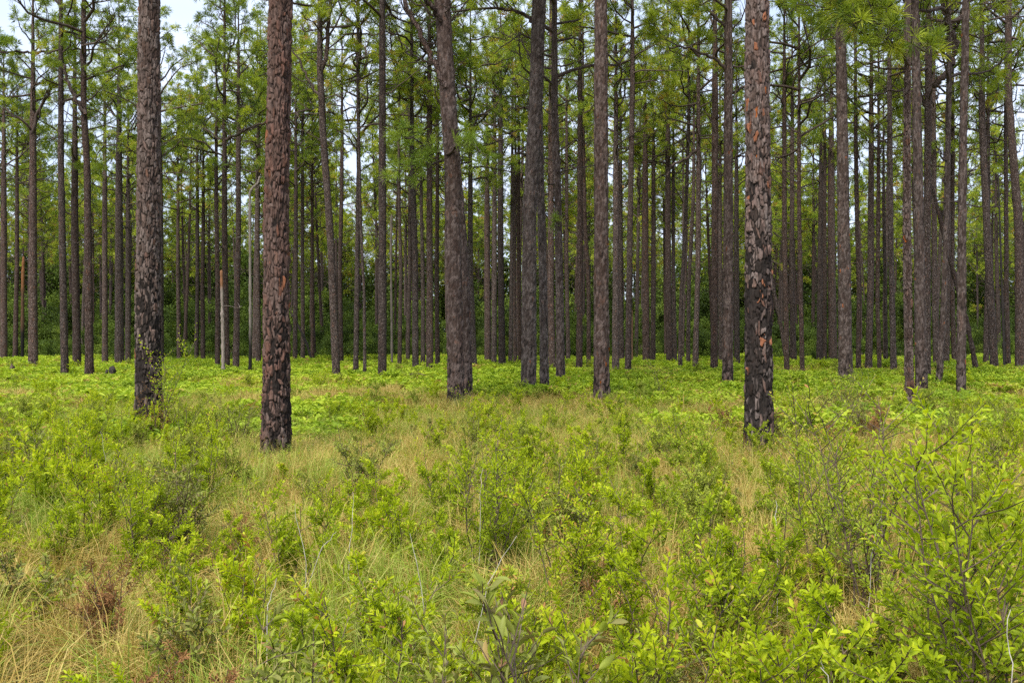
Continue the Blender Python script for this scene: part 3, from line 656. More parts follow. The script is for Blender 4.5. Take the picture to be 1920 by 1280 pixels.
dead_tree([(590, 678), (575, 645), (560, 615), (545, 588)], 5, 4, [M['char']], "dark dead trunk leaning left, just right of the reddish-brown pine", d=60)
dead_tree([(1479, 690), (1472, 650), (1462, 590), (1448, 520), (1440, 480)], 9, 6, [M['bark']], "dark dead trunk leaning left behind the orange-flaked pine", d=48)
dead_tree([(1835, 700), (1822, 640), (1806, 570), (1786, 490), (1770, 420), (1752, 340)], 11, 6, [M['bark']], "dark dead trunk leaning left near the right edge", d=40)
dead_tree([(1185, 682), (1185, 625), (1184, 560), (1185, 480), (1186, 400)], 5, 4, [M['snag_e']], "thin dead trunk with rusty foot, right of the bare grey-brown pine")
dead_tree([(735, 680), (734, 600), (732, 480), (733, 400)], 5, 4, [M['snag_c']], "thin grey dead trunk right of the straight slender pine")
dead_tree([(42, 676), (41, 600), (40, 520), (40, 480)], 7, 5, [M['snag_d']], "rusty broken snag near the left edge, left of paired-limb pine")
dead_tree([(1884, 698), (1883, 620), (1881, 520), (1879, 400), (1878, 320)], 5, 3, [M['char']], "thin black burnt dead trunk near the right edge", twigs=3)

# charred stumps in the ferns
for (x, y, h, w, lab) in [(211, 704, .42, .30, "black charred stump in ferns left of the charred pine"), (200, 703, .24, .16, "small black stump tip beside the larger stump in ferns"), (21, 704, .45, .28, "brown rotted stump in ferns near the left edge")]:
    d = 38.0; b = P(x, 640, d); b[2] = float(ground_z(b[0], b[1])); rng = np.random.default_rng(x)
    zz = np.linspace(-.05, h + .32, 9); rr = w / 2 * np.linspace(1.25, .55, 9) * (1 + .12 * rng.normal(size=9)); rr[-1] *= .2
    V, Q = tube(np.stack([rng.normal(0, .02, 9), rng.normal(0, .02, 9), zz], 1), rr, 10); V += rng.normal(0, .02, V.shape)
    o = bpy.data.objects.new("tree_stump", build("tree_stump", V, Q, [M['char'] if x > 100 else M['stem']])); COL.objects.link(o)
    o.location = b; o["label"] = lab; o["category"] = "stump"; o["group"] = "stumps in the ferns"

# ---- the stand behind
rng = np.random.default_rng(77)
FAR_TRUNKS = []
for k in range(8):
    hc = 11.5; ht = 21.5; zf = np.linspace(-.12, ht, 24); a = rng.normal(0, .16, 2)
    cl = np.stack([a[0] * np.sin(zf / 9), a[1] * np.sin(zf / 7), zf], 1); cl[zf > hc, :2] = cl[np.searchsorted(zf, hc), :2]
    FAR_TRUNKS.append((trunk_mesh(cl, .17 * np.interp(zf, [0, 8, 12, ht], [1, .82, .72, .06]), 10, .3, hc, M['bark'], 500 + k), cl[np.searchsorted(zf, hc)]))
far_zone = ["left third of the stand", "middle of the stand", "right third of the stand"]
placed = [(t['base'][0], t['base'][1]) for t in TREES.values()]
nfar = 0; tries = 0; FARLIST = []
while nfar < 205 and tries < 6000:
    tries += 1
    d = 62 + 78 * rng.random() ** .75; x = rng.uniform(-.55, .55) * d
    if any((x - a) ** 2 + (d - b) ** 2 < 2.4 ** 2 for a, b in placed): continue
    placed.append((x, d)); nfar += 1
    px = 960 + x / d * F; zone = far_zone[0 if px < 640 else 1 if px < 1280 else 2]
    k = int(rng.integers(0, 8)); s = rng.uniform(.85, 1.12); th = rng.uniform(.55, 1.15)
    near = "near row" if d < 85 else "middle rows" if d < 108 else "rearmost rows"
    root = thing("pine_tree", (x, d, float(ground_z(x, d))), "", "tree", "far pines, %s, %s" % (near, zone), rng.random() * 6.28, s)
    FARLIST.append((px, root, near, zone)); root.rotation_euler = (rng.normal(0, .024), rng.normal(0, .024), root.rotation_euler[2])
    me, tp = FAR_TRUNKS[k]
    part("trunk", me, root, sc=(th, th, 1)); fc = FARCROWNS[int(rng.integers(0, 7))]; cr = part("crown", fc[1], root, (tp[0] * th, tp[1] * th, rng.uniform(8.2, 11.5)), rng.random() * 6.28); part("foliage", fc[2], cr, kind="stuff")

def number_from_left(rows, text):
    """rows (px, object, *key): label each by its order from the left among its own kind"""
    count = {}
    for px, o, *key in sorted(rows, key=lambda r: r[0]):
        k = count.get(tuple(key), 0); count[tuple(key)] = k + 1
        o["label"] = text(ORD[k] if k < len(ORD) else "%dth" % (k + 1), *key)
number_from_left(FARLIST, lambda n, near, zone: "thin shaded far pine, %s from left in the %s, %s" % (n, near, zone))

# ------------------------------------------------------------------ scattering of uncountable growth
def scatter(name, label, pts, rot, scl, idx, variants):
    src = bpy.data.collections.new(name + "_source")
    for k, me in enumerate(variants):
        o = bpy.data.objects.new("%s_%02d" % (me.name, k), me); src.objects.link(o)
    me = bpy.data.meshes.new(name); n = len(pts)
    me.vertices.add(n); me.vertices.foreach_set("co", np.ascontiguousarray(pts, dtype=np.float32).ravel())
    for nm, a in (("rot", rot), ("scl", scl)):
        at = me.attributes.new(nm, 'FLOAT_VECTOR', 'POINT'); at.data.foreach_set("vector", np.ascontiguousarray(a, dtype=np.float32).ravel())
    at = me.attributes.new("idx", 'INT', 'POINT'); at.data.foreach_set("value", np.ascontiguousarray(idx, dtype=np.int32))
    ng = bpy.data.node_groups.new(name, 'GeometryNodeTree')
    ng.interface.new_socket("Geometry", in_out='INPUT', socket_type='NodeSocketGeometry'); ng.interface.new_socket("Geometry", in_out='OUTPUT', socket_type='NodeSocketGeometry')
    gi = ng.nodes.new("NodeGroupInput"); go = ng.nodes.new("NodeGroupOutput"); iop = ng.nodes.new("GeometryNodeInstanceOnPoints")
    ci = ng.nodes.new("GeometryNodeCollectionInfo"); ci.inputs["Collection"].default_value = src
    ci.inputs["Separate Children"].default_value = True; ci.inputs["Reset Children"].default_value = True
    iop.inputs["Pick Instance"].default_value = True
    def attr(nm, t):
        a = ng.nodes.new("GeometryNodeInputNamedAttribute"); a.data_type = t; a.inputs["Name"].default_value = nm; return a.outputs["Attribute"]
    ng.links.new(gi.outputs[0], iop.inputs["Points"]); ng.links.new(ci.outputs[0], iop.inputs["Instance"])
    ng.links.new(attr("rot", 'FLOAT_VECTOR'), iop.inputs["Rotation"]); ng.links.new(attr("scl", 'FLOAT_VECTOR'), iop.inputs["Scale"]); ng.links.new(attr("idx", 'INT'), iop.inputs["Instance Index"])
    ng.links.new(iop.outputs[0], go.inputs[0])
    o = bpy.data.objects.new(name, me); COL.objects.link(o); o["kind"] = "stuff"; o["label"] = label
    md = o.modifiers.new("scatter", 'NODES'); md.node_group = ng
    return o

def wedge(n, d0, d1, rng, power=1.0, half=.62):
    """points spread evenly over the ground in front of the viewer between d0 and d1"""
    d = np.sqrt(d0 ** 2 + (d1 ** 2 - d0 ** 2) * rng.random(n) ** power); x = rng.uniform(-half, half, n) * np.maximum(d, 3.0)
    return x, d
def place(x, y, sink=0.0): return np.stack([x, y, ground_z(x, y) - sink], 1)
def rots(n, rng, tilt=.08): return np.stack([rng.normal(0, tilt, n), rng.normal(0, tilt, n), rng.random(n) * 6.28], 1)
def scales(n, rng, lo, hi): s = rng.uniform(lo, hi, n)[:, None]; return s * np.array([[1, 1, 1.]])

def grass_clump(seed, n, h, spread, width, mat, bend=.6, flop=0.):
    rng = np.random.default_rng(seed)
    az = rng.random(n) * 6.28; r = spread * .35 * np.sqrt(rng.random(n))
    B = np.stack([np.cos(az) * r, np.sin(az) * r, np.full(n, -.02)], 1)
    az2 = az + rng.normal(0, .6, n); out = np.stack([np.cos(az2), np.sin(az2), np.zeros(n)], 1)
    L = h * rng.uniform(.55, 1.2, n)[:, None]; lean = np.abs(rng.normal(bend, bend * .5, n))[:, None] + flop
    V = []
    S = np.stack([-np.sin(az2), np.cos(az2), np.zeros(n)], 1) * width; S = S + rng.normal(0, width * .5, S.shape)
    prof = [1.0, .9, .6, .12]
    for k, w in enumerate(prof):
        t = k / 3; ang = lean * (.25 + .75 * t) * t
        c = B + out * L * np.sin(ang) * t + np.array([0, 0, 1.]) * L * np.cos(ang) * t
        V += [c - S * w, c + S * w]
    V = np.stack(V, 1); o = np.arange(n)[:, None] * 8
    Q = np.concatenate([o + np.array([[2 * k, 2 * k + 1, 2 * k + 3, 2 * k + 2]]) for k in range(3)], 0)
    return build("grass_clump", V.reshape(-1, 3), Q, [mat], attrs={"tint": np.repeat(np.clip(rng.normal(.5, .24, n), 0, 1), 8)})

def fern_patch(seed, nf, spread, h, mat, w=1.0):
    rng = np.random.default_rng(seed); B, D, N, L, W, T = [], [], [], [], [], []
    for k in range(nf):
        a = rng.random() * 6.28; r = spread * math.sqrt(rng.random()); b = np.array([math.cos(a) * r, math.sin(a) * r, 0])
        az = rng.random() * 6.28; out = np.array([math.cos(az), math.sin(az), 0]); hh = h * rng.uniform(.6, 1.15); ln = rng.uniform(.28, .48); t0 = np.clip(rng.normal(.5, .2), 0, 1)
        side = np.array([-out[1], out[0], 0])
        for j in range(8):
            u = (j + .5) / 8; c = b + np.array([0, 0, hh]) + out * ln * (u - .2) + np.array([0, 0, .10 * math.sin(u * 2.4) - .12 * u * u])
            for s in (-1, 1):
                B.append(c); D.append(side * s + out * .35 + np.array([0, 0, rng.normal(.15, .3)])); N.append(np.array([0, 0, 1.]) + rng.normal(0, .5, 3))
                L.append((ln * .5 * (1.02 - u) + .02) * .8); W.append(.042 * w); T.append(np.clip(t0 + rng.normal(0, .1), 0, 1))
    V, Q = leaf_quads(np.array(B), np.array(D), np.array(N), np.array(L), np.array(W), .2, .1)
    return build("fern_patch", V, Q, [mat], attrs={"tint": np.repeat(T, 6)})

# ------------------------------------------------------------------ shrubs
def shrub_plan(seed, height, spread, nstem, leaf_len, leaf_w, nleaf, zone=.35, upright=.7, sparse=1.0):
    """stems as tubes, leaves as (base, direction, normal, length, width, tint)"""
    rng = np.random.default_rng(seed); g = Geo(); B, D, N, L, W, T = [], [], [], [], [], []
    twigs = []
    for k in range(nstem):
        az = k * 2.4 + rng.normal(0, .5); lean = rng.uniform(.05, 1.0) * spread / max(height, .1)
        p = np.array([rng.normal(0, .03), rng.normal(0, .03), -.03]); dv = unit(np.array([math.cos(az) * lean, math.sin(az) * lean, 1.0]))
        hh = height * rng.uniform(.65, 1.05); K = 7; pts = [p]
        for i in range(K - 1):
            dv = unit(dv + rng.normal(0, .13, 3) + np.array([0, 0, .06])); pts.append(pts[-1] + dv * hh / (K - 1) * 1.02)
        pts = np.array(pts); r0 = .0024 + .0028 * height
        g.add(*tube(pts, np.linspace(r0, .0018, K), 5), 0, .5, True)
        twigs.append((pts, zone))
        for s in range(int(4 + 5 * height * sparse)):
            u = rng.uniform(zone, .97); f = u * (K - 1); i = min(int(f), K - 2); q = pts[i] + (pts[i + 1] - pts[i]) * (f - i)
            a2 = rng.random() * 6.28; d2 = unit(np.array([math.cos(a2), math.sin(a2), rng.uniform(.3, 1.1)])); ln = height * rng.uniform(.12, .30)
            tp = [q]
            for i in range(3): d2 = unit(d2 + rng.normal(0, .15, 3) + np.array([0, 0, .14])); tp.append(tp[-1] + d2 * ln / 3)
            tp = np.array(tp); g.add(*tube(tp, np.linspace(r0 * .5, .0013, 4), 3), 0, .5); twigs.append((tp, .15))
    per = max(3, int(nleaf / len(twigs)))
    for (tp, z0) in twigs:
        K = len(tp); ph = rng.random() * 6.28
        for j in range(per):
            u = z0 + (1 - z0) * (j + rng.random() * .7) / per; u = min(u ** .85, .999); f = u * (K - 1); i = min(int(f), K - 2)
            q = tp[i] + (tp[i + 1] - tp[i]) * (f - i); t = unit(tp[i + 1] - tp[i]); ph += 2.4 + rng.normal(0, .3)
            e1 = unit(np.cross(t, [.3, .5, .1])); e2 = np.cross(t, e1); rad = e1 * math.cos(ph) + e2 * math.sin(ph)
            up = upright * rng.uniform(.6, 1.3) * (.5 + .8 * u)
            dd = unit(rad + t * up + np.array([0, 0, .12]) + rng.normal(0, .12, 3))
            B.append(q + rad * .004); D.append(dd); N.append(unit(t - rad * .5 + rng.normal(0, .25, 3)))
            s = rng.uniform(.6, 1.1) * (1.08 - .35 * u ** 3); L.append(leaf_len * s); W.append(leaf_w * s * rng.uniform(.85, 1.15))
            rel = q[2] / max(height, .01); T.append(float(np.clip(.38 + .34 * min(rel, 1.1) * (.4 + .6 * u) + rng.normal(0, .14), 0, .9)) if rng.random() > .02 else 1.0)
    return g, (np.array(B), np.array(D), np.array(N), np.array(L), np.array(W), np.array(T))

def shrub_meshes(plan, mat, stem_mat=None):
    g, (B, D, N, L, W, T) = plan
    V, Q = leaf_quads(B, D, N, L, W)
    return g.mesh("stems", [stem_mat or M['stem']]), build("foliage", V, Q, [mat], attrs={"tint": np.repeat(T, 6)})

def hgt(ytop, d): return EYE - (ytop - 640) / F * d
UNIT_LEAF = {}
def unit_leaf(mat, tint_step):
    k = (mat.name, tint_step)
    if k not in UNIT_LEAF:
        # finer leaf: midrib fold, rounded flanks
        n = 7; t = np.linspace(0, 1, n); w = .5 * np.sin(math.pi * np.clip(t * .93 + .04, 0, 1)) ** .8; w[-1] = .03; w[0] = .06
        mid = np.stack([np.zeros(n), t, -.13 * t ** 2], 1); l = mid + np.stack([-w, np.zeros(n), .22 * w], 1); r = mid + np.stack([w, np.zeros(n), .22 * w], 1)
        V = np.concatenate([l, mid, r]); i = np.arange(n - 1)
        Q = np.concatenate([np.stack([i, i + n, i + n + 1, i + 1], 1), np.stack([i + n, i + 2 * n, i + 2 * n + 1, i + n + 1], 1)])
        UNIT_LEAF[k] = build("leaf", V, Q, [mat], attrs={"tint": np.full(3 * n, tint_step)}, smooth=True)
    return UNIT_LEAF[k]

def shrub_with_leaves(x, d, plan, mat, label, group=None, stem_mat=None, cat="shrub", name="leafy_shrub", rz=0.0, cap=300):
    """a near shrub: every leaf is a leaf"""
    g, (B, D, N, L, W, T) = plan
    root = thing(name, (x, d, float(ground_z(x, d))), label, cat, group, rz)
    part("stem", g.mesh("stem", [stem_mat or M['stem']]), root)
    if len(B) > cap:
        keep = np.linspace(0, len(B) - 1, cap).astype(int); rest = np.setdiff1d(np.arange(len(B)), keep)
        V, Q = leaf_quads(B[rest], D[rest], N[rest], L[rest], W[rest]); part("foliage", build("foliage", V, Q, [mat], attrs={"tint": np.repeat(T[rest], 6)}), root, kind="stuff")
    else: keep = np.arange(len(B))
    for i in keep:
        dv = unit(D[i]); sv = unit(np.cross(dv, N[i])); nv = np.cross(sv, dv)
        o = bpy.data.objects.new("leaf", unit_leaf(mat, round(T[i] * 9) / 9)); COL.objects.link(o); o.parent = root
        mm = Matrix.Identity(4)
        for r in range(3): mm[r][0] = sv[r] * W[i]; mm[r][1] = dv[r] * L[i]; mm[r][2] = nv[r] * L[i]; mm[r][3] = B[i][r]
        o.matrix_basis = mm
    return root

# the shrubs one can point at in front (x, distance, height ...)
def fx(px, d): return (px - 960) / F * d
KEY = [  # px, d, ytop, spread, stems, leaf L, W, n, zone, mat, label
    (1835, 3.35, 790, .34, 5, .062, .024, 300, .42, 'leaf', "tall bright green bush with upswept glossy leaves at the right edge"),
    (1745, 3.9, 835, .30, 4, .064, .025, 230, .45, 'leaf', "bright bush with dense upturned leaves left of the tall right-edge bush"),
    (1625, 5.2, 700, .42, 6, .046, .018, 300, .50, 'leaf_tip', "tall open bush with pinkish shoot tips, right of the orange-flaked pine"),
    (1530, 6.0, 760, .30, 4, .044, .017, 230, .5, 'leaf_tip', "spindly bush with reddish stems just right of the orange-flaked pine foot"),
    (1700, 6.2, 800, .25, 3, .05, .02, 160, .5, 'leaf_tip', "thin sapling with single tall shoot before the slim burnt-foot pine"),
    (905, 6.2, 800, .36, 6, .044, .018, 300, .40, 'leaf', "rounded bright green bush on pale stems in the centre foreground"),
    (1065, 5.4, 900, .40, 6, .048, .019, 300, .3, 'leaf', "broad light green bush right of the rounded central bush"),
    (985, 2.95, 1085, .26, 4, .098, .030, 45, .35, 'leaf_dull', "dusky plant with long lance-shaped leaves at bottom centre"),
    (1180, 3.4, 1090, .28, 5, .058, .022, 230, .2, 'leaf', "low fresh green shrub right of the lance-leaved plant"),
    (1430, 3.3, 1095, .30, 5, .062, .024, 230, .2, 'leaf', "low broad shrub of large fresh leaves at the bottom right"),
    (1600, 3.2, 1140, .26, 5, .060, .024, 200, .2, 'leaf', "low shrub of rounded leaves below the pink-tipped bush"),
    (1300, 4.4, 1010, .30, 5, .050, .020, 230, .3, 'leaf', "knee-high green shrub among brown stems in the right foreground"),
    (750, 4.3, 1010, .28, 4, .054, .020, 190, .35, 'leaf', "small shrub with bright shoots left of the broad light green bush"),
    (690, 3.6, 1105, .26, 5, .060, .022, 190, .2, 'leaf', "low shrub with fresh leaf clusters in the left-centre foreground"),
    (560, 3.2, 1160, .26, 5, .062, .022, 170, .2, 'leaf_dull', "low dusky shrub with purplish leaves at the bottom left of centre"),
    (800, 2.9, 1180, .28, 5, .060, .021, 170, .2, 'leaf_dull', "low dusky shrub left of the lance-leaved plant"),
    (335, 4.4, 1075, .18, 3, .070, .025, 80, .35, 'leaf_dull', "dark leafy sprig standing alone in dry grass at left"),
    (440, 5.3, 1000, .16, 2, .060, .022, 60, .5, 'leaf', "small sprig with fresh terminal leaves in the grass left of centre"),
    (85, 8.6, 800, .40, 4, .085, .032, 160, .4, 'leaf', "bush with large leaves near the left edge of the clearing"),
    (1890, 6.8, 775, .22, 3, .06, .024, 130, .5, 'leaf', "leafy sapling in tan grass by the right edge"),
]
for k, (px, d, yt, sp, ns, ll, lw, nl, zn, mt, lab) in enumerate(KEY):
    h = hgt(yt, d)
    shrub_with_leaves(fx(px, d), d, shrub_plan(900 + k, h, sp, ns, ll * .68, lw * .76, nl * 6.5, zn * .7, 1.05, 2.2), M[mt], lab, "shrubs in the foreground", stem_mat=M['stem'])

def shrub_lumped(px, d, yt, sp, ns, ll, lw, nl, zn, mt, lab, seed):
    a, b = shrub_meshes(shrub_plan(seed, hgt(yt, d), sp, ns, ll, lw, nl, zn), M[mt])
    x = fx(px, d); r = thing("leafy_shrub", (x, d, float(ground_z(x, d))), lab, "shrub", "shrubs in the clearing"); part("stem", a, r); part("foliage", b, r, kind="stuff")
for k, row in enumerate([
    (1290, 12.0, 775, .85, 12, .040, .017, 1500, .2, 'leaf', "wide yellow-green bush left of the orange-flaked pine's foot"),
    (1250, 13.5, 768, .5, 8, .036, .015, 700, .2, 'leaf', "smaller bush behind the wide yellow-green bush"),
    (445, 13.6, 728, .75, 12, .034, .013, 1600, .2, 'leaf_olive', "wide olive bush between the charred pine and the reddish-brown pine"),
    (385, 12.6, 765, .6, 9, .040, .017, 900, .2, 'leaf', "bright low bush right of the charred pine's foot"),
    (150, 14.5, 745, .75, 10, .034, .014, 1300, .2, 'leaf_olive', "olive bush left of the charred pine"),
    (215, 15.0, 748, .6, 9, .040, .017, 900, .2, 'leaf', "green bush touching the left side of the charred pine"),
    (1588, 20.0, 688, .65, 12, .030, .012, 1600, .15, 'leaf_olive', "tall olive bush wrapping the foot of the sooty-footed pine at right"),
    (1540, 18.0, 712, .6, 10, .032, .013, 1100, .15, 'leaf_olive', "lower olive bush left of the tall olive bush"),
    (1860, 17.0, 735, .9, 12, .032, .013, 1300, .15, 'leaf_olive', "broad dull green bush behind tan grass at the right edge"),
    (306, 14.0, 640, .22, 4, .048, .020, 420, .5, 'leaf', "tall thin sprig with bright leaves in front of the charred pine"),
    (290, 14.3, 712, .42, 9, .032, .011, 900, .1, 'leaf_brown', "withered rusty brown bush at the charred pine's foot"),
    (735, 40.0, 712, .7, 4, .02, .01, 30, .3, 'leaf_brown', "bare brown dead bush in ferns right of the slender pine"),
    (600, 33.0, 683, .9, 10, .05, .022, 900, .1, 'leaf', "dense green bush right of the reddish-brown pine's trunk"),
    (1240, 24.0, 672, .4, 5, .045, .018, 300, .3, 'leaf_tip', "yellow-tipped sapling in ferns right of the bare grey-brown pine"),
    (865, 21.0, 700, .45, 6, .045, .018, 360, .2, 'leaf', "leafy sprout in front of the forked central pine's foot"),
    (1080, 21.0, 715, .5, 6, .045, .018, 350, .2, 'leaf', "small bush left of the bare grey-brown pine's foot")]):
    shrub_lumped(*row, 1500 + k)

# countable shrubs filling the clearing
rng = np.random.default_rng(5)
KINDS = {'bright': ('leaf', "bright green leafy shrub"), 'dull': ('leaf_dull', "dusky small-leaved shrub"), 'olive': ('leaf_olive', "olive fine-leaved shrub"), 'tip': ('leaf_tip', "yellow-tipped shrub"), 'brown': ('leaf_brown', "withered brown shrub")}
LIB = {}
for nm, args in {'bright': dict(leaf_len=.036, leaf_w=.0155, zone=.2, upright=1.0), 'dull': dict(leaf_len=.040, leaf_w=.015, zone=.2), 'olive': dict(leaf_len=.032, leaf_w=.013, zone=.2), 'tip': dict(leaf_len=.042, leaf_w=.016, zone=.35), 'brown': dict(leaf_len=.03, leaf_w=.009, zone=.25)}.items():
    LIB[nm] = [shrub_meshes(shrub_plan(2000 + 10 * k + len(nm), [.42, .55, .7, .85, .6][k], [.25, .3, .34, .36, .4][k], [6, 7, 7, 7, 8][k], nleaf=[1150, 1450, 1700, 1850, 2000][k], **args), M[KINDS[nm][0]]) for k in range(5)]
def shrubbiness(x, d):
    px = 960 + x / d * F
    w = .25 + .9 * vnoise(x, d, 1.6, 11)
    if d < 8.5:
        w *= 1.05 if px > 640 else .35 if px < 420 else .7
    elif d < 13:
        w *= 1.1 if px < 420 else .8 if px < 1150 else .9 if px < 1380 else .45
    else:
        w *= 1.0 if px < 480 or px > 1750 else .7
    return w
spots = []; tries = 0; SHRUBLIST = []
def zone_of(px, d):
    lr = "left" if px < 520 else "centre-left" if px < 900 else "centre-right" if px < 1380 else "right"
    return ("front %s undergrowth" if d < 6 else "middle %s undergrowth" if d < 11 else "farther %s undergrowth") % lr
while len(spots) < 262 and tries < 20000:
    tries += 1
    d = 2.7 + 16.5 * rng.random() ** 1.25; x = rng.uniform(-.56, .56) * max(d, 3)
    if rng.random() > shrubbiness(x, d): continue
    if any((x - a) ** 2 + (d - b) ** 2 < (.26 + .012 * d) ** 2 for a, b in spots): continue
    spots.append((x, d))
    px = 960 + x / d * F; u = rng.random()
    kind = ('dull' if u < .30 else 'bright' if u < .84 else 'tip' if u < .94 else 'brown') if d < 5 else ('bright' if u < .62 else 'dull' if u < .74 else 'olive' if u < .89 else 'tip' if u < .96 else 'brown')
    k = int(rng.integers(0, 5)); s = rng.uniform(.75, 1.15) * (.85 if d < 4 else 1)
    lab = "%s in the %s" % (KINDS[kind][1], zone_of(px, d))
    r = thing("leafy_shrub", (x, d, float(ground_z(x, d))), "", "shrub", lab.replace("shrub in", "shrubs in"), rng.random() * 6.28, s)
    SHRUBLIST.append((px, r, KINDS[kind][1], zone_of(px, d)))
    a, b = LIB[kind][k]; part("stem", a, r); part("foliage", b, r, kind="stuff")

number_from_left(SHRUBLIST, lambda n, kind, zone: "%s, %s from left of its kind in the %s" % (kind, n, zone))

# bleached dead stalks sticking up in front
for k, (x0, y0, x1, y1, d, lab) in enumerate([
    (790, 1130, 768, 1010, 4.4, "crooked white stalk left of the lance-leaved plant"), (566, 1045, 547, 950, 5.4, "straight white stalk in dry grass left of centre"), (655, 1010, 660, 925, 5.6, "short pale stalk between dry grass and central bush"),
    (905, 1115, 968, 1010, 4.0, "slanting pale stalk above the lance-leaved plant"), (600, 1030, 626, 1002, 5.3, "short slanting pale twig in dry grass"), (900, 960, 903, 880, 6.0, "grey upright stem inside the rounded central bush"),
    (1905, 1275, 1915, 1150, 3.0, "white stalk at the bottom right corner"), (1555, 1270, 1552, 1250, 3.0, "white bent twig at the bottom right"), (195, 868, 182, 808, 9.5, "pale curved stalk below the charred pine"),
    (1640, 1030, 1670, 930, 5.0, "silvery main stem below the pink-tipped bush"), (500, 1150, 505, 1095, 4.0, "pale bent stalk beside the dark leafy sprig"), (1460, 985, 1461, 945, 5.0, "short pale stalk in the right foreground")]):
    b = P(x0, 640, d); b[2] = float(ground_z(b[0], b[1])); rg = np.random.default_rng(k + 60)
    a = P(x0, y0, d) - b; c = P(x1, y1, d) - b; a0 = a - (c - a) * max(a[2], 0) / max(c[2] - a[2], .02) * .35; a0[2] = -.02
    s = np.linspace(0, 1, 9)[:, None]; q = np.where(s < .4, a0 + (a - a0) * s / .4, a + (c - a) * (s - .4) / .6) + rg.normal(0, .006, (9, 3)); q[:, 1] += np.linspace(0, .08, 9)
    V, Q = tube(q, np.linspace(.0024, .0010, 9), 6)
    o = bpy.data.objects.new("dead_stalk", build("dead_stalk", V, Q, [M['stem_pale']], smooth=True)); COL.objects.link(o); o.location = b
    o["label"] = lab; o["category"] = "stalk"; o["group"] = "bleached dead stalks"

# a fallen branch in the ferns
b = P(782, 640, 36.0); g = Geo(); branch(g, np.random.default_rng(3), (0, 0, .35), .2, .12, 1.6, .03, False, nsub=4)
o = bpy.data.objects.new("fallen_branch", g.mesh("fallen_branch", [M['twig'], M['needle']])); COL.objects.link(o); o.location = (b[0] - .7, b[1], float(ground_z(b[0], b[1]))); o["label"] = "bare dark fallen branch lying on the ferns left of centre"; o["category"] = "branch"

# ---- grass, ferns, low growth, far thicket: nobody could count these
rng = np.random.default_rng(21)
def tanness(x, d):
    px = 960 + x / d * F
    t = .45 + .55 * (vnoise(x, d, 2.2, 31) - .5) + .35 * (vnoise(x, d, .7, 32) - .5)
    t = t + np.where((d < 8) & (px < 520), .14, 0) + np.where((d > 8) & (d < 14) & (px > 1400), .2, 0) + np.where((d > 8) & (d < 16) & (px > 560) & (px < 1200), .1, 0) - np.where(d > 14, .14, 0)
    return t
def grass_tile(seed, green, nclump=44, per=78, half=.68):
    """one patch of sward: many clumps of bent blades"""
    rng = np.random.default_rng(seed); n = nclump * per
    cc = rng.uniform(-half, half, (nclump, 2)); cg = rng.random(nclump) < green; ch = rng.uniform(.26, .50, nclump); cb = rng.uniform(.45, 1.0, nclump); ct = rng.normal(.5, .16, nclump); ca = rng.random(nclump) * 6.28
    k = np.repeat(np.arange(nclump), per)
    az = rng.random(n) * 6.28; r = .09 * np.sqrt(rng.random(n))
    B = np.stack([cc[k, 0] + np.cos(az) * r, cc[k, 1] + np.sin(az) * r, np.full(n, -.02)], 1)
    az2 = np.where(rng.random(n) < .35, ca[k], az) + rng.normal(0, .6, n); out = np.stack([np.cos(az2), np.sin(az2), np.zeros(n)], 1)
    L = (ch[k] * rng.uniform(.5, 1.25, n))[:, None]; lean = np.abs(rng.normal(cb[k], cb[k] * .5))[:, None]
    S = np.stack([-np.sin(az2), np.cos(az2), np.zeros(n)], 1) * .0019; S = S + rng.normal(0, .001, S.shape)
    V = []
    for q, w in enumerate([1.0, .9, .6, .12]):
        t = q / 3; ang = lean * (.25 + .75 * t) * t * 1.15
        c = B + out * L * np.sin(ang) * t + np.array([0, 0, 1.]) * L * np.cos(ang) * t; V += [c - S * w, c + S * w]
    V = np.stack(V, 1); o = np.arange(n)[:, None] * 8
    Q = np.concatenate([o + np.array([[2 * q, 2 * q + 1, 2 * q + 3, 2 * q + 2]]) for q in range(3)], 0)
    return build("grass_tile", V.reshape(-1, 3), Q, [M['grass_dry'], M['grass_green']], np.tile(cg[k].astype(int), 3), {"tint": np.repeat(np.clip(ct[k] + rng.normal(0, .18, n), 0, 1), 8)})
def tiles(d0, d1, step, rng, half=.60):
    a = np.arange(d0, d1, step); x, y = np.meshgrid(np.arange(-d1 * half - 1, d1 * half + 1, step), a); x = x.ravel(); y = y.ravel()
    x = x + rng.uniform(-.25, .25, len(x)) * step; y = y + rng.uniform(-.25, .25, len(y)) * step
    k = np.abs(x) < y * half + .9; return x[k], y[k]
GRASS = [grass_tile(40 + k, [.14, .14, .14, .40, .40, .40, .75, .75, .75][k]) for k in range(9)]
x, d = tiles(2.0, 25, 1.02, rng); t = tanness(x, d) + rng.normal(0, .08, len(x)); idx = np.where(t > .56, 0, np.where(t > .34, 3, 6)) + rng.integers(0, 3, len(x))
scatter("grass", "dry tan and fresh green wiregrass covering the clearing", place(x, d), rots(len(x), rng, .04), scales(len(x), rng, .8, 1.1), idx, GRASS)
DRY2 = [grass_clump(80 + k, 150, .45, .9, .006, M['grass_dry'], .6) for k in range(4)]
x, d = wedge(2600, 20, 56, rng, 1.2, .58); keep = vnoise(x, d, 4.0, 33) > .50; x, d = x[keep], d[keep]
scatter("far_dry_grass", "patches of dry grass among the ferns", place(x, d), rots(len(x), rng), scales(len(x), rng, .8, 1.2), rng.integers(0, 4, len(x)), DRY2)
FERN = [fern_patch(90 + k, 120, 1.1, .30, M['fern']) for k in range(6)]
x, d = tiles(15, 80, 1.75, rng, .58); keep = (vnoise(x, d, 4.0, 34) + .3 * rng.random(len(x)) + np.clip((d - 26) / 25, -.3, .36)) > .48; x, d = x[keep], d[keep]
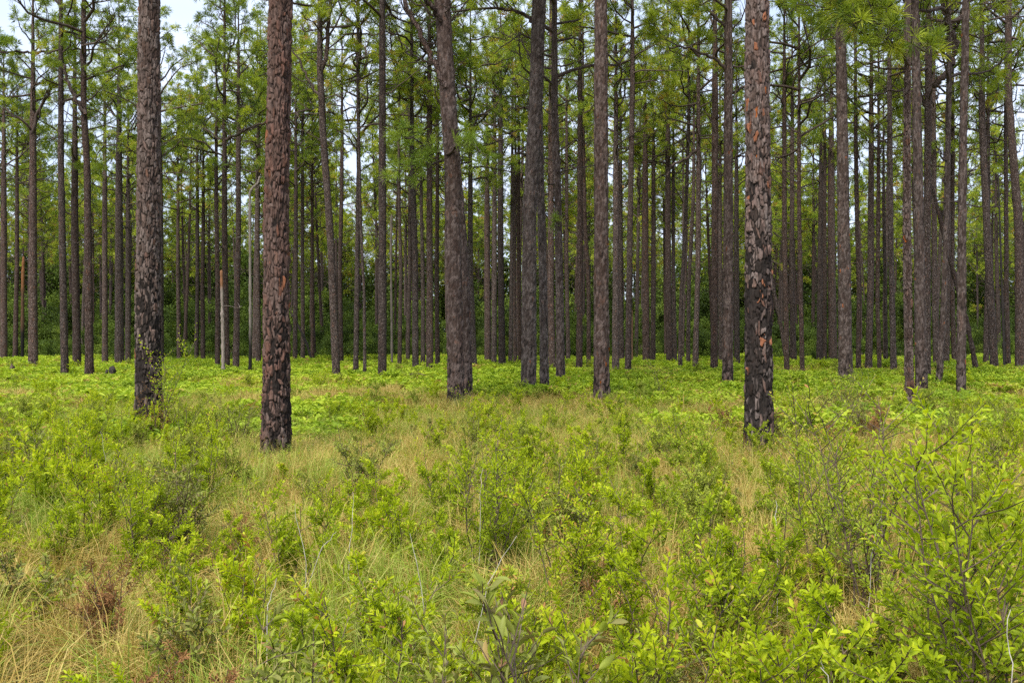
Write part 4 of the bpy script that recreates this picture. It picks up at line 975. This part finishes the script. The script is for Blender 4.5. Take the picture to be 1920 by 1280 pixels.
sc = scales(len(x), rng, .85, 1.2) * np.where(d > 40, 1.1, 1.0)[:, None] * np.array([[1, 1, 1.]]); sc[:, 2] *= .55 + .95 * vnoise(x, d, 3.2, 37)
scatter("bracken_fern", "bright yellow-green bracken carpet under the pines", place(x, d), rots(len(x), rng, .03), sc, rng.integers(0, 6, len(x)), FERN)
LOW = [LIB[nm][k][1] for nm in ('bright', 'olive') for k in range(3)] + [LIB['tip'][0][1]]
x, d = wedge(2600, 17, 66, rng, 1.25, .58); keep = vnoise(x, d, 3.0, 35) > .40; x, d = x[keep], d[keep]
scatter("low_shrub_cover", "low mixed shrubs merging into the bracken", place(x, d), rots(len(x), rng), scales(len(x), rng, .45, 1.2), rng.integers(0, len(LOW), len(x)), LOW)

SPRIG = [shrub_meshes(shrub_plan(2600 + k, .20 + .05 * (k % 3), .10, 2, .030, .012, 60, .15, 1.0), M[['leaf', 'leaf', 'leaf_dull', 'leaf_olive', 'leaf', 'leaf_tip'][k]])[1] for k in range(6)]
x, d = wedge(4200, 2.5, 21, rng, .95, .6); keep = vnoise(x, d, 1.1, 36) > .38; x, d = x[keep], d[keep]
scatter("seedling_cover", "small leafy seedlings threaded through the grass", place(x, d), rots(len(x), rng, .1), scales(len(x), rng, .8, 1.7), rng.integers(0, 6, len(x)), SPRIG)

def leaf_mass(seed, n, rx, rz, size, mat):
    rng = np.random.default_rng(seed)
    c = unit(rng.normal(size=(14, 3))) * rng.random((14, 1)) ** .5 * np.array([[rx * .8, rx * .8, rz * .42]]); c[:, 2] += rz * .5
    k = rng.integers(0, 14, n); B = c[k] + unit(rng.normal(size=(n, 3))) * (rx * .34) * rng.random((n, 1)) ** .5
    B[:, 2] = np.maximum(B[:, 2], .05)
    V, Q = leaf_quads(B, rng.normal(size=(n, 3)), rng.normal(size=(n, 3)), size * rng.uniform(.6, 1.3, n), size * .5 * rng.uniform(.6, 1.3, n))
    tt = np.clip(rng.normal(.45, .16, 14)[k] + rng.normal(0, .12, n), 0, 1)
    return build("leaf_mass", V, Q, [mat], attrs={"tint": np.repeat(tt, 6)})
MASS = [leaf_mass(700 + k, 2600, 1.9 + .3 * (k % 3), 4.5 + 1.3 * (k % 4), .20, M['wood_far']) for k in range(6)]
n = 620; d = rng.uniform(88, 150, n); x = rng.uniform(-.62, .62, n) * d
sc = scales(n, rng, .7, 1.35) * np.where(d > 120, 1.5, 1.0)[:, None]; sc[:, 2] *= np.where(d > 120, 1.25, .9)
scatter("distant_woodland", "dark green thicket closing the view behind the pines", place(x, d, .3), rots(n, rng, .03), sc, rng.integers(0, 6, n), MASS)
n = 260; d = rng.uniform(64, 92, n); x = rng.uniform(-.58, .58, n) * d
scatter("edge_thicket", "low bushes at the foot of the rear pines", place(x, d, .2), rots(n, rng, .03), scales(n, rng, .18, .62), rng.integers(0, 6, n), MASS)
FARPINE = [FARCROWNS[k][0] for k in range(7)]
n = 230; d = rng.uniform(120, 190, n); x = rng.uniform(-.6, .6, n) * d; p = place(x, d); p[:, 2] += rng.uniform(3.0, 10, n)
scatter("distant_pine_tops", "far pine tops merging into one canopy", p, rots(n, rng, .03), scales(n, rng, .9, 1.2), rng.integers(0, 7, n), FARPINE)
